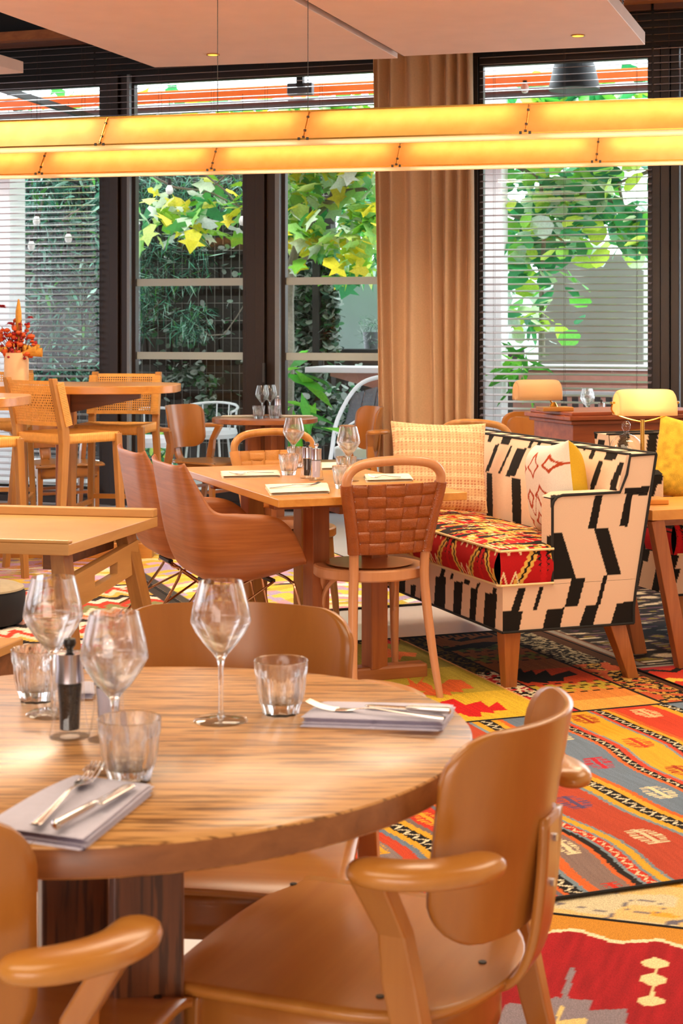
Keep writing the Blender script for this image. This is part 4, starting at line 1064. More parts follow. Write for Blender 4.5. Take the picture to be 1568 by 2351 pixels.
def desk_lamp(label, loc, rz, lit, group, tall=.36, dx=0):
    t = thing('desk_lamp', label, 'lamp', loc, rz, group)
    m = MB(); m.box((0, 0, .011), (.17, .12, .022)); m.obj('base', 'oak_warm', t, bevel=.004)
    m = MB(); m.tube([(0, .02, .02), (0, .02, tall-.02)], .009, 12); m.lathe([(.022, .022), (.020, .03), (.011, .045)], (0, .02, 0), 20); m.obj('stem', 'brass', t)
    m = MB()
    for sg in (-1, 1):
        m.tube(cr([(0, .02, tall-.03), (sg*.05, .02, tall-.02), (sg*.11, .02, tall-.0), (sg*.135, .005, tall+.02), (sg*.138, -.01, tall+.045)], 6), .0035, 6)
        m.lathe([(0, .0), (.011, .002), (.011, .01), (0, .012)], (sg*.136, -.01, tall+.045), 14)
    if dx: m = MB(); m.tube([(0, .02, tall-.03), (dx*.5, .0, tall+.03), (dx+.12, -.01, tall+.05)], .005, 8)
    m.obj('shade_bracket', 'brass', t)
    # half-barrel opal shade, open below
    m = MB()
    def f(u, v):
        a = PI*v; x = (2*u-1)*.120; e = (1-abs(2*u-1)**8)**.5; r = .052*(.80+.20*e)
        return (x+dx, -.01-r*1.25*math.cos(a), tall+.0+.105*(math.sin(a)**.6)*(.86+.14*e))
    m.grid(f, 36, 24)
    for sg in (-1, 1): m.grid(lambda u, v, sg=sg: (sg*.120+dx, -.01-.052*1.25*.8*math.cos(PI*u)*(1-v), tall+.105*.86*(math.sin(PI*u)**.6)*(1-v)), 24, 4)
    m.obj('glass_shade', 'opal', t, solid=.002)
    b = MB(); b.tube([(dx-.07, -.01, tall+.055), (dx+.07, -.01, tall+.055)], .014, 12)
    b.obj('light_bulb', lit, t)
    return t
emitter('desk_glow', 'ffe2a8', 85); emitter('desk_glow_dim', 'ffcf90', 2.5)  # the dim one is a faint glow put into the cabinet lamp's bulb
gl = 'desk lamps with opal glass shades'
p = G(1476, 1136, .677); desk_lamp('brightly lit desk lamp with white glass shade and brass stem on the console table', (p.x-.005, p.y-.05, .647), math.radians(8), 'desk_glow', gl, .362)
cb = thing('cabinet', 'dark red mahogany cabinet with stepped top and arched grille, behind the sofa', 'cabinet', (1.20, 8.35, 0), RZS)
m = MB(); m.box((.40, .22, .44), (.80, .44, .86)); m.obj('body', 'mahogany', cb, smooth=False, bevel=.004)
m = MB(); m.box((.40, .22, .895), (.88, .52, .022)); m.box((.40, .22, .916), (.83, .47, .02)); m.box((.40, .22, .872), (.84, .48, .02)); m.obj('stepped_top', 'mahogany', cb, smooth=False, bevel=.004)
m = MB()
arc = [(.12+.28+.28*math.cos(a), .62+.20*math.sin(a)) for a in np.linspace(0, PI, 21)]
m.tube([(x, -.006, z) for x, z in [(arc[0][0], .2)]+arc+[(arc[-1][0], .2)]], .012, 8)
for k in range(22):
    z = .2+.028*k; hw_ = .28 if z < .62 else .28*math.sqrt(max(0, 1-((z-.62)/.2)**2))
    if hw_ > .02: m.box((.40, -.004, z), (2*hw_, .006, .018))
m.obj('arched_grille', 'oak_warm', cb, smooth=False)
desk_lamp('dimly glowing cream desk lamp on top of the mahogany cabinet, seen from its end', (1.125, 8.50, .926), math.radians(12), 'desk_glow_dim', gl, .06, -.10)
# glass dome
P = CS(.105, .40, .647); t = thing('glass_dome', 'clear glass cake dome with knob, beside the lit desk lamp behind the sofa', 'glass dome', P)
m = MB(); m.lathe([(.084, 0), (.084, .16), (.078, .21), (.06, .25), (.035, .272), (.012, .28), (.010, .29), (.018, .305), (.018, .32), (.008, .333), (0, .335)], n=40)
m.obj('dome', 'thin_clear', t)
m = MB(); m.lathe([(0, 0), (.09, 0), (.09, .012), (0, .012)], n=40); m.obj('wooden_plate', 'oak_warm', t)

# ------------------------------------------------------------------ kilims: woven colour fields on real sheets
def rug(name, label, quad, res, fpaint, z, group='patchwork kilim rugs on the floor', fringe=False):
    """quad: 4 plan corners"""
    A, B_, C_, D_ = [Vector((q[0], q[1], 0)) for q in quad]
    nu = int((B_-A).length/res); nv = int((D_-A).length/res)
    t = thing(name, label, 'rug', (A.x, A.y, 0), 0, group)
    m = MB(); m.grid(lambda u, v: tuple((A*(1-u)*(1-v)+B_*u*(1-v)+C_*u*v+D_*(1-u)*v)-A+Vector((0, 0, z))), nu, nv)
    o = m.obj('woven_field', 'kilim', t, smooth=False)
    V = verts(o); W = V+np.array([A.x, A.y, 0]); setcol(o, fpaint(W)); 
    e = MB(); e.tube([(q-A)+Vector((0, 0, z)) for q in (A, B_, C_, D_)], .004, 6, closed=True); e.obj('bound_edge', 'black_piping', t)
    return t
SVn, LVn = np.array(SV)[:2], np.array(LV)[:2]
def AB(W): return W[:, :2]@SVn, W[:, :2]@LVn
def W_(a, b): q = SVn*a+LVn*b; return (q[0], q[1])
def cc(s): return np.array(hx(s))
def quant(x, s): return np.floor(x/s)*s
# striped kilim with wavy bands
BANDS = [(1.00,'c9472a'),(1.12,'e0a52e'),(1.16,'Z'),(1.21,'e0a52e'),(1.25,'6f7f92'),(1.40,'d2452a'),(1.50,'8d7a78'),(1.56,'c9472a'),(1.60,'6f7f92'),(1.62,'e0a52e'),(1.645,'Z'),(1.69,'e0a52e'),(1.715,'7d6a66'),(1.735,'cc3a26'),(1.835,'6f6a72'),(1.85,'d8662c'),
 (1.865,'Z'),(1.905,'7f8f98'),(1.92,'d8662c'),(1.95,'8a7068'),(2.035,'d8662c'),(2.05,'221812'),(2.07,'7f8f98'),(2.08,'R'),(2.11,'7f8f98'),(2.12,'e0a52e'),(2.145,'7f8f98'),(2.155,'b8482e'),(2.325,'7f8f98'),(2.34,'e0a52e'),(2.365,'Z'),(2.41,'e0a52e'),
 (2.435,'d8662c'),(2.455,'6f7f92'),(2.59,'d8662c'),(2.605,'Z'),(2.635,'d2452a'),(2.655,'7f8f98'),(2.665,'e8a82a'),(2.79,'7f8f98'),(2.80,'d2452a'),(2.815,'Z'),(2.85,'e0a52e'),(2.87,'d8662c'),(2.89,'d2452a'),(3.06,'e0a52e'),(3.09,'Z'),(3.13,'6f7f92'),(3.4,'d2452a')]
MOT = {1.735:'e0a52e', 1.40:'e8d5a8', 1.95:'e8d5a8', 2.155:'d9c8a0', 2.455:'e8d5a8', 2.665:'c23a1e', 2.89:'e8c890', 1.25:'221c22', 1.50:'e0a52e'}
MOT2 = {1.735:'e8d5a8', 1.40:'2b3a6b', 1.95:'d0331f', 2.155:'5a4a6e', 2.455:'c02434', 2.665:'a83a1a', 2.89:'6f7f92', 1.25:'e8d5a8', 1.50:'d0331f'}
def r3(W):
    a, b = AB(W)
    a = a+.022*np.sin(b*5.2+1.0+a*1.5)+.008*np.sin(b*13+a*3)
    a = a+.003*(nz(np.stack([a*0, b], 1), 160, 1)-.5)
    c = np.zeros((len(W), 3)); keys = np.array([k for k, _ in BANDS]); idx = np.clip(np.searchsorted(keys, a, side='right')-1, 0, len(keys)-1)
    for i, (k, h) in enumerate(BANDS):
        mk = idx == i
        if not mk.any(): continue
        k2 = keys[i+1] if i+1 < len(keys) else k+.2
        aa, bb = a[mk], b[mk]; w = k2-k; x = (aa-k)/w
        if h in 'ZR':
            base, fg_ = (cc('1b1411'), cc('e6d6b4')) if h == 'Z' else (cc('c8371f'), cc('e9c9a0'))
            tri = np.abs(np.modf(bb/.045+50)[0]-.5)*2; m2 = (np.abs(tri*.7+.15-x) < .16) & (np.modf(bb/.0225+50)[0] < .8)
            cc_ = np.repeat(base[None], mk.sum(), 0); cc_[m2] = fg_; c[mk] = cc_
        else:
            cc_ = np.repeat(cc(h)[None], mk.sum(), 0)
            if k in MOT:
                per = .34; n_ = np.floor(bb/per+i*.5); y = (np.modf(bb/per+i*.5+50)[0]-.5)*per; xx = (x-.5)*w
                d = np.abs(y)*1.0+np.abs(xx)*.9; step = quant(np.abs(y), .010); tooth = np.modf(np.abs(y)/.013+.0)[0] < .55
                rad = min(.045, w*.36)
                m2 = (np.abs(xx) < rad*(1.0-.35*step/.06)) & (np.abs(y) < .062) & (tooth | (np.abs(xx) < .008)) & ~((np.abs(xx) < .016) & (np.abs(xx) > .009) & (np.abs(y) < .035))
                al = np.modf(n_/2)[0] != 0
                cc_[m2 & ~al] = cc(MOT[k]); cc_[m2 & al] = cc(MOT2[k])
            c[mk] = cc_
    c *= (.76+.22*nz(np.stack([a*30, b], 1), 9, 4))[:, None]
    return c
rug('kilim_rug', 'kilim of wavy red, yellow and blue bands, on the floor right of the round table', [W_(1.15, 3.41), W_(3.35, 3.41), W_(3.35, 5.03), W_(1.15, 5.03)], .0052, r3, .012)
# long strip kilim with hooked motifs, under the bentwood chair and sofa
def c2(pts): return [(860+x/2.2147, 1420+y/2.2147) for x, y in pts]
R2P = [('c81e1c', c2([(330,425),(400,408),(460,440),(540,420),(580,450),(625,424),(675,465),(600,470),(615,482),(540,475),(545,500),(480,498),(430,480),(410,500),(390,470)])),
 ('d8602a', c2([(105,345),(180,338),(165,300),(215,335),(255,290),(240,320),(290,340),(300,365),(375,310),(440,312),(510,355),(440,358),(455,375),(385,372),(395,392),(320,378),(330,395),(230,385),(260,370),(190,365),(180,385),(150,360)])),
 ('e0733a', c2([(15,170),(60,165),(70,150),(90,165),(160,170),(215,175),(210,195),(140,190),(130,215),(105,195),(60,200),(40,195),(50,215),(20,200)])),
 ('b01818', c2([(15,115),(130,100),(120,140),(60,125),(20,150)])),
 ('17110e', c2([(610,300),(700,285),(740,250),(760,275),(800,262),(820,285),(870,262),(900,290),(990,265),(1035,285),(960,300),(965,318),(880,320),(890,330),(800,322),(780,330),(720,312),(650,310)])),
 ('17110e', c2([(340,155),(420,140),(500,125),(560,118),(640,120),(600,135),(560,150),(480,150),(430,160),(360,168)])),
 ('17110e', c2([(370,108),(400,95),(415,110),(470,92),(490,105),(540,88),(600,85),(600,95),(520,105),(440,118)]))]
def r2(W):
    a, b = AB(W); c = np.repeat(cc('a8902c')[None], len(W), 0)*1.0
    g = nz(np.stack([a, b*4], 1), 5, 8)[:, None]; c = c*(.8+.4*g)
    c[(a < 2.7) & (b < 5.45)] = cc('d8b030'); c[(a < 2.7) & (b >= 5.45) & (b < 5.9)] = cc('b39a30'); c[(a < 2.7) & (b >= 5.9)] = cc('8a7a2a')
    k = (a > 2.70) & (a < 2.795); c[k] = cc('1b1410'); dec = nz(W[:, :2], 90, 2) > .56; c[k & dec] = cc('d0b080'); c[k & (b < 5.75) & (nz(W[:, :2], 40, 3) > .5)] = cc('b8222a'); c[k & (b < 5.75) & dec] = cc('ead8b0')
    c[k & (b >= 5.75) & dec] = cc('6e5420')
    k = (a >= 2.795) & (a < 3.13); c[k] = cc('d8823a'); c[k & (b > 5.45) & (b < 5.72)] = cc('c4421f'); c[k & (b > 5.72)] = cc('9c5a30'); c[k & (b < 5.2)] = cc('e0a048')
    hook = (np.modf(a/.055+50)[0] < .42)
    for b0, col in ((5.40, 'c0a034'), (6.20, '5a6030'), (5.98, '7a7030')):
        kk = k & (np.abs(b-b0-.02*np.sign(np.sin(a*90))) < .045); c[kk] = cc(col)
        c[k & (np.abs(np.abs(b-b0-.03*np.where(hook, 1, -1))-.045) < .008)] = cc('201008')
    k = (a >= 3.13) & (a < 3.30); c[k] = cc('17110f'); c[k & (nz(W[:, :2], 85, 6) > .55)] = cc('9a8a6c'); kk = k & (b < 5.75); c[kk & (nz(W[:, :2], 85, 6) > .5)] = cc('c09040'); c[kk & (nz(W[:, :2], 30, 7) > .58)] = cc('b8502c')
    k = (a >= 3.30); c[k] = cc('4a2c1c')
    c[np.abs(a-2.70) < .006] = cc('e0a060'); c[np.abs(a-3.13) < .006] = cc('1a120e'); c[np.abs(a-2.795) < .005] = cc('1a120e')
    c[b > 6.49] = cc('14100e')
    q = to_px(W)
    for col, p in R2P: c[inpoly(q, p)] = cc(col)
    edge = np.modf(a/.03+50)[0] < .5; c[(b > 6.45) & (b < 6.49) & edge] = cc('14100e')
    return c*(.85+.3*nz(np.stack([a*25, b], 1), 10, 1))[:, None]
rug('kilim_rug', 'olive, orange and black strip kilim with hooked motifs under the leather-backed chair', [W_(2.30, 5.00), W_(3.36, 5.00), W_(3.36, 6.52), W_(2.30, 6.52)], .0052, r2, .008)
# dark kilim under sofa and console
def r7(W):
    a, b = AB(W); c = np.repeat(cc('1d1614')[None], len(W), 0); n_ = nz(np.stack([a*2, b*7], 1), 5, 2)
    c[n_ > .60] = cc('7c6e5e'); c[n_ > .72] = cc('d0c0a0'); c[(n_ < .22)] = cc('5c3a4c'); c[(n_ < .13)] = cc('8a7a30'); c[(a < 3.44)] = cc('6a3a22'); c[(a < 3.42) & (a > 3.39)] = cc('8d8478'); return c
rug('kilim_rug', 'dark brown and black kilim under the sofa and console table', [W_(3.37, 5.62), W_(5.4, 5.62), W_(5.4, 7.6), W_(3.37, 7.6)], .012, r7, .006)
def r8(W):
    a, b = AB(W); c = np.repeat(cc('c2331f')[None], len(W), 0); tri = np.abs(np.modf(a/.16+50)[0]-.5)*.12
    c[np.abs(b-5.30-tri) < .03] = cc('e6b440'); c[np.abs(b-5.48-tri) < .02] = cc('1c1512'); c[(b > 5.54)] = cc('a3212a'); c[b > 5.58] = cc('8e8478'); c[b < 5.12] = cc('e0b048'); return c
rug('kilim_rug', 'small red and yellow zigzag kilim at the right edge in front of the console legs', [W_(3.33, 5.04), W_(4.6, 5.04), W_(4.6, 5.61), W_(3.33, 5.61)], .007, r8, .014)
# pastel kilim under the dining table
def r1(W):
    a, b = AB(W); zb = quant(b+.16*(np.abs(np.modf(a/.50+50)[0]-.5)*2), .08); n_ = np.modf(np.abs(np.sin(np.round(zb/.08)*7.13)*931.7))[0]; n2_ = nz(np.stack([quant(a, .03)*2.2, quant(b, .03)*4.5], 1), 1.0, 5)
    P_ = [cc(x) for x in ('ecc848', 'f8ecd8', 'e8a050', 'e0b4d4', 'f2e0ac', 'e8c24a', 'b4a4cc', 'f0d05a', 'f0a0b4', 'c4b448', 'f8f0e6', '5a4a50')]
    idx = np.floor((n_*.5+n2_*.8)*9.9).astype(int) % 12; c = np.array(P_)[idx]
    c[np.abs(a-2.07) < .03] = cc('4b4540'); c[(b < 7.31)] = cc('2a2222'); return c
rug('kilim_rug', 'pastel yellow, pink and lilac patchwork kilim under the dining table and shell chairs', [W_(2.04, 7.28), W_(3.35, 7.28), W_(3.35, 9.6), W_(2.04, 9.6)], .011, r1, .008)
def r6(W):
    a, b = AB(W); z = b+.13*(np.abs(np.modf(a/.11+50)[0]-.5)*2)*(np.where(np.modf(b/.5+50)[0] < .5, 1, .6)); k = np.floor(z/.085).astype(int)
    P_ = np.array([cc(x) for x in ('e8d2b4', 'c8422a', 'efe0cc', '2a201e', 'd9a090', 'e07a3a', 'e9dcc4', '8a8a5a', 'c9402c', 'f0e2d0', '2a201e', 'e0b050')]); c = P_[k % 12]
    c[np.abs(a-2.0) < .03] = cc('3c3632'); return c
rug('kilim_rug', 'red, white and black jagged kilim at left, beneath the low tray table', [W_(.2, 5.7), W_(2.03, 5.7), W_(2.03, 8.35), W_(.2, 8.35)], .011, r6, .008)
def r1b(W):
    c = r1(W); return c
rug('kilim_rug', 'ochre patchwork kilim at left, running below the high table', [W_(.6, 8.37), W_(2.03, 8.37), W_(2.03, 9.75), W_(.6, 9.75)], .014, r1b, .006)
# beige printed and tan strip, then the red kilim in the lower right corner
def r4(W):
    x = W[:, :2]@np.array(RV)[:2]; y = W[:, :2]@np.array(NV)[:2]; c = np.repeat(cc('dcb878')[None], len(W), 0); n_ = nz(np.stack([x*3, y*6], 1), 2.2, 4)
    c[n_ > .62] = cc('e2a23a'); c[n_ < .25] = cc('cfc09c'); l = nz(np.stack([x, y], 1), 12, 8); c[np.abs(l-.5) < .018] = cc('6b6470'); c[(n_ > .8)] = cc('e8d8c0'); return c
rug('kilim_rug', 'faded beige and ochre kilim between the wavy-banded and the bright red one', [tuple((RV*-3.2+NV*3.70)[:2]), tuple((RV*1.6+NV*3.70)[:2]), tuple((RV*1.6+NV*5.2)[:2]), tuple((RV*-3.2+NV*5.2)[:2])], .010, r4, .004)
def c5(pts): return [(850+x/2.184, 1450+y/2.184) for x, y in pts]
R5P = [('ead29a', c5([(1352,1655),(1400,1640),(1420,1632),(1450,1640),(1505,1660),(1490,1680),(1440,1692),(1430,1715),(1490,1740),(1485,1760),(1430,1778),(1420,1825),(1475,1845),(1470,1865),(1410,1880),(1370,1875),(1335,1855),(1345,1835),(1405,1825),(1412,1778),(1350,1750),(1365,1725),(1420,1712),(1425,1690),(1375,1680)])),
 ('8d7f86', c5([(1000,1680),(1030,1685),(990,1840),(1120,1850),(1090,1900),(1290,1890),(1280,1990),(590,1990),(640,1950),(690,1860),(780,1870),(940,1830),(955,1840)])),
 ('e6c880', c5([(950,1875),(975,1880),(950,1950),(1085,1935),(1080,1990),(920,1990)]))]
def r5(W):
    q = to_px(W); c = np.repeat(cc('9c141a')[None], len(W), 0)
    x = W[:, :2]@np.array(RV)[:2]; y = W[:, :2]@np.array(NV)[:2]
    c *= (.85+.4*nz(np.stack([x*8, y], 1), 9, 4))[:, None]
    for col, p in R5P: c[inpoly(q, p)] = cc(col)
    # stepped white line near the top edge and tan border
    yt = 3.62-.035*(1+np.cos((quant(x, .012)-.21)*2*PI/.185))/2
    yt = quant(yt, .006)
    c[(y > yt-.012)] = cc('ecd9b0'); c[(y > yt+.006)] = cc('c8862c'); return c
rug('kilim_rug', 'bright red kilim with cream and grey motifs in the lower right corner', [tuple((RV*-.9+NV*2.2)[:2]), tuple((RV*1.9+NV*2.2)[:2]), tuple((RV*1.9+NV*3.70)[:2]), tuple((RV*-.9+NV*3.70)[:2])], .0048, r5, .010)
# ------------------------------------------------------------------ things on the tables
def wine_glass(loc, label, group, rz=0):
    t = thing('wine_glass', label, 'wine glass', loc, rz, group)
    prof = [(0, .0065), (.0060, .0070), (.0045, .012), (.0040, .018), (.0036, .05), (.0040, .085), (.0065, .098), (.013, .107), (.026, .121), (.040, .141), (.0475, .156), (.0478, .160), (.044, .182), (.0345, .2195),
            (.0336, .2195), (.043, .182), (.0468, .160), (.0465, .156), (.039, .1425), (.025, .1235), (.012, .1105), (.005, .106), (0, .105)]
    m = MB(); m.lathe(prof, n=48); m.obj('glass_bowl', 'wine_glass', t, ang=30)
    m = MB(); m.lathe([(0, 0), (.040, 0), (.043, .0012), (.041, .0030), (.020, .0045), (.0075, .0068), (0, .0068)], n=48); m.obj('foot', 'thin_clear', t); return t
def tumbler(loc, label, group, rz=0):
    t = thing('tumbler', label, 'tumbler', loc, rz, group)
    nf = 10
    def fo(a, z, i):
        if not (1 <= i <= 6): return 1
        return 1-.085*abs(math.sin(a*nf/2))**2*(1 if z < .062 else 0)
    prof = [(0, .0), (.0285, .0), (.0295, .004), (.031, .012), (.0355, .022), (.0395, .040), (.0405, .060), (.0425, .068), (.0435, .0855), (.0425, .0865), (.0415, .0855), (.0405, .066), (.0375, .040), (.0335, .024), (.029, .019), (0, .018)]
    def fi(a, z, i): return fo(a, z, i) if i <= 6 else (1-.05*abs(math.cos(a*nf/2))**2 if 11 <= i <= 14 else 1)
    m = MB(); m.lathe(prof, n=80, fn=fi); m.obj('glass_body', 'tumbler_glass', t, ang=35); return t
def mill(loc, label, group, fill):
    t = thing('spice_mill', label, 'mill', loc, 0, group)
    m = MB(); m.lathe([(.0305, 0), (.031, .004), (.027, .02), (.0225, .05), (.0215, .085), (.0195, .085), (.0165, .05), (.0150, .004), (.0150, 0)], n=40, closed=True); m.obj('glass_body', 'thin_clear', t)
    m = MB(); m.lathe([(0, .012), (.0145, .012), (.016, .05), (.0185, .079), (0, .079)], n=28); m.obj('filling', fill, t)
    m = MB(); m.lathe([(0, .084), (.0222, .084), (.0205, .105), (.0215, .127), (.012, .129), (0, .129)], n=40); m.obj('metal_cap', 'steel', t)
    m = MB(); m.lathe([(0, .128), (.006, .128), (.0045, .132), (.0085, .137), (.010, .142), (.0085, .148), (0, .1505)], n=24); m.obj('knob', 'screw_black' if fill == 'peppercorn' else 'steel', t)
    return t
gf = 'wine glasses on the round foreground table'
wg = wine_glass(tuple(G75(507, 1655)), 'wine glass standing alone at the middle of the round table, left of the right-hand tumbler', gf)
def gl_(px, py, lab, grp, proto): return dup(proto, tuple(G75(px, py)), random.random()*6, lab, grp)
gl_(262, 1766, 'wine glass in front of the salt mill on the round table, behind the nearest tumbler', gf, wg)
gl_(122, 1640, 'wine glass farthest left on the round table, behind the pepper mill', gf, wg)
gt = 'ribbed tumblers on the round foreground table'
tb = tumbler(tuple(G75(645, 1638)), 'ribbed tumbler at the right of the round table, beside the folded napkin', gt)
gl_(297, 1793, 'ribbed tumbler nearest the camera, touching the near napkin', gt, tb)
gl_(86, 1608, 'ribbed tumbler farthest left on the round table, beside the pepper mill', gt, tb)
gm = 'salt and pepper mills on the round foreground table'
pm = mill(tuple(G75(160, 1691)), 'clear pepper mill full of peppercorns with steel cap, on the round table', gm, 'peppercorn')
sm = mill(tuple(G75(249, 1697)), 'clear salt mill with white filling and steel cap, on the round table', gm, 'salt')
# dining table settings
g2 = 'glassware on the rectangular dining table'
gl_(674, 1074, 'left wine glass on the dining table, behind the mills', g2, wg); gl_(800, 1105, 'right wine glass on the dining table, left of the leather chair', g2, wg)
gl_(663, 1090, 'tumbler at the left front of the dining table glasses, beside the folded napkins', g2, tb); gl_(681, 1071, 'tumbler behind the left wine glass on the dining table', g2, tb)
gl_(788, 1121, 'tumbler nearest the leather chair on the dining table', g2, tb); gl_(795, 1097, 'tumbler behind the right-hand one on the dining table', g2, tb)
dup(sm, tuple(G75(726, 1102)), 0, 'salt mill with shiny steel cap at the middle of the dining table', 'mills on the dining table')
dup(pm, tuple(G75(706, 1098)), 0, 'pepper mill left of the salt mill on the dining table', 'mills on the dining table')
g3 = 'glassware on the small round table'
def at75(px, Y): return ((px-CX)/F*Y, Y, .75)
for px, Y, lab in ((602, 10.98, 'left wine glass on the small round table by the doors'), (620, 11.1, 'right wine glass on the small round table by the doors')): dup(wg, at75(px, Y), 0, lab, g3)
for px, Y, lab in ((594, 10.86, 'left tumbler on the small round table by the doors'), (630, 10.9, 'right tumbler on the small round table by the doors')): dup(tb, at75(px, Y), 0, lab, g3)
dup(sm, at75(638, 11.0), 0, 'mill on the small round table by the doors', None)
# window table beyond the cabinet
t = thing('window_table', 'oak table by the right window, mostly hidden behind the cabinet', 'table', (1.75, 10.4, 0), -RA)
m = MB(); m.box((0, 0, .735), (1.0, .5, .03)); m.obj('tabletop', 'oak_warm', t, smooth=False)
for x in (-.42, .42):
    for y in (-.2, .2): m = MB(); m.box((x, y, .36), (.06, .06, .72)); m.obj('leg', 'oak_warm_z', t, smooth=False)
dup(wg, (1.59, 10.42, .75), 0, 'wine glass behind the mahogany cabinet, in front of the right window blind', None)
dup(pm, (1.68, 10.42, .75), 0, 'dark mill beside the wine glass behind the mahogany cabinet', None)
dup(wg, (1.775, 8.50, .926-.155), 0, 'wine glass at the right edge beside the lit desk lamp', None) if False else None

def cloth(fn, nu, nv, m): m.grid(fn, nu, nv)
def napkin(corn, h, label, mat, z=.75, wav=.0, group=None):
    """corn: 4 plan points, front-left, front-right, back-right, back-left"""
    c = sum((Vector((p[0], p[1], 0)) for p in corn), Vector())/4
    t = thing('folded_napkin', label, 'napkin', (c.x, c.y, z), 0, group); P = [Vector((p[0], p[1], 0))-c for p in corn]
    m = MB()
    nl = 4
    for k in range(nl):
        z0 = h*k/nl; z1 = h*(k+1)/nl-.0006; sh = .0035*((k*7) % 3-1)
        def f(u, v, z=z1):
            x = 2*u-1; y = 2*v-1; e = max(0, 1-abs(x)**14)**.5*max(0, 1-abs(y)**14)**.5
            p = P[0]*(1-u)*(1-v)+P[1]*u*(1-v)+P[2]*u*v+P[3]*(1-u)*v
            return p*(1-.004*k)+Vector((sh*.5, sh, z1*e+z0*(1-e)*1+wav*math.sin(u*5+v*2)*math.sin(PI*v)*k/nl))
        m.grid(f, 30, 14); m.grid(lambda u, v: (lambda p: (P[0]*(1-u)*(1-v)+P[1]*u*(1-v)+P[2]*u*v+P[3]*(1-u)*v)*(1-.004*k)+Vector((sh*.5, sh, z0)))(0), 2, 2)
        m.grid(lambda u, v: Vector(f(u, 0))*(1-v)+(P[0]*(1-u)+P[1]*u)*v*(1-.004*k)+Vector((sh*.5, sh, z0))*v, 30, 1)
    m.obj('linen_layers', mat, t, merge=True, ang=50); return t
def fork(a, b, z, label, group=None, bend=.004):
    """a: tine tips, b: handle end (world x,y)"""
    a = Vector((a[0], a[1], 0)); b = Vector((b[0], b[1], 0)); L = (b-a).length; rz = math.atan2((b-a).y, (b-a).x)
    t = thing('fork', label, 'fork', (a.x, a.y, z), rz, group); k = L/.205
    m = MB()
    hgt = lambda x: (.010*(1-x/.02) if x < .02 else 0)+.012*math.exp(-((x-.062)/.016)**2*.5)*.0+.006*(1-math.exp(-max(0, x-.055)/.03))+.0015
    def hz(x): return .011*max(0, 1-x/.045)**2+.0015+.007*(1/(1+math.exp(-(x-.075)/.01)))*math.exp(-max(0, x-.10)/.06)
    for i in range(4):
        y = (i-1.5)*.0062; m.tube([(x*k, y*(.92+.08*min(1, x/.04)), hz(x)) for x in np.linspace(0, .046, 10)], [.0007]+[.0013]*8+[.0016], 6)
    tab = [(.044, .0105), (.052, .0115), (.062, .0095), (.072, .005), (.082, .0032), (.11, .0034), (.16, .0050), (.20, .0075), (.205, .0068)]
    xs = np.linspace(.044, .205, 40); ws = np.interp(xs, [q[0] for q in tab], [q[1] for q in tab])
    m.grid(lambda u, v: (xs[round(u*39)]*k, (2*v-1)*ws[round(u*39)], hz(xs[round(u*39)])+.0012*(1-(2*v-1)**2)), 39, 6)
    m.grid(lambda u, v: (xs[round(u*39)]*k, (2*v-1)*ws[round(u*39)], hz(xs[round(u*39)])-.0010*(1-(2*v-1)**2)), 39, 6)
    m.obj('fork_metal', 'cutlery', t); return t
def knife(a, b, z, label, group=None, ball=False):
    a = Vector((a[0], a[1], 0)); b = Vector((b[0], b[1], 0)); L = (b-a).length; rz = math.atan2((b-a).y, (b-a).x)
    t = thing('table_knife', label, 'knife', (a.x, a.y, z), rz, group); m = MB()
    m.grid(lambda u, v: (L*.50*u, (2*v-1)*.0085*min(1, (u*9)**.5 if u < .11 else 1)+.002, .004+.0005*(1-(2*v-1)**2)), 20, 6)
    m.obj('blade', 'cutlery', t, solid=.0014)
    m = MB(); m.tube([(L*x, 0, .0052) for x in (.48, .54, .7, .9, .985, 1.0)], [.003, .0048, .0052, .0062, .0064, .003], 12); m.obj('handle', 'cutlery', t)
    return t
q = lambda *p: [tuple(G75(*a)[:2]) for a in p]
napkin(q((690, 1667), (1018, 1678), (1046, 1638), (738, 1632)), .019, 'folded white napkin with fork and knife at the right side of the round table', 'linen', wav=.001, group='napkins on the round table')
a_ = lambda px, py, h: tuple(G(px, py, .75+h)[:2])
fork(a_(706, 1612, .028), a_(1020, 1648, .022), .769, 'fork lying on the right-hand napkin of the round table', 'cutlery on the round table')
knife(a_(838, 1622, .022), a_(1036, 1634, .022), .769, 'knife lying behind the fork on the right-hand napkin', 'cutlery on the round table')
napkin(q((-40, 1918), (195, 1952), (353, 1822), (180, 1800)), .018, 'folded white napkin with fork and knife at the near left edge of the round table', 'linen', wav=.005, group='napkins on the round table')
fork(a_(226, 1762, .025), a_(80, 1905, .018), .7715, 'fork with dark reflecting tines on the near left napkin', 'cutlery on the round table')
knife(a_(303, 1812, .018), a_(125, 1912, .018), .7715, 'knife with rounded handle end on the near left napkin', 'cutlery on the round table')
napkin(q((150, 1604), (216, 1603), (214, 1576), (158, 1576)), .012, 'folded napkin glimpsed behind the two mills on the round table', 'linen', group='napkins on the round table')
gn = 'napkins on the dining table'; gk = 'forks on the dining table'
for (c, lab, fl_) in ((((512, 1099), (644, 1096), (640, 1085), (506, 1087)), 'napkin at the far left corner of the dining table', ((525, 1090), (628, 1086))),
                      (((622, 1138), (757, 1133), (752, 1114), (608, 1118)), 'napkin near the front left corner of the dining table', ((735, 1113), (620, 1122))),
                      (((842, 1108), (949, 1105), (940, 1093), (836, 1094)), 'napkin on the dining table seen through the hoop of the leather chair', ((845, 1096), (920, 1097))),
                      (((738, 1080), (822, 1078), (818, 1066), (736, 1067)), 'napkin at the far right corner of the dining table', None)):
    napkin(q(*c), .014, lab, 'linen_warm', wav=.002, group=gn)
    if fl_: fork(a_(*fl_[0], .015), a_(*fl_[1], .015), .765, 'fork on the '+lab, gk)
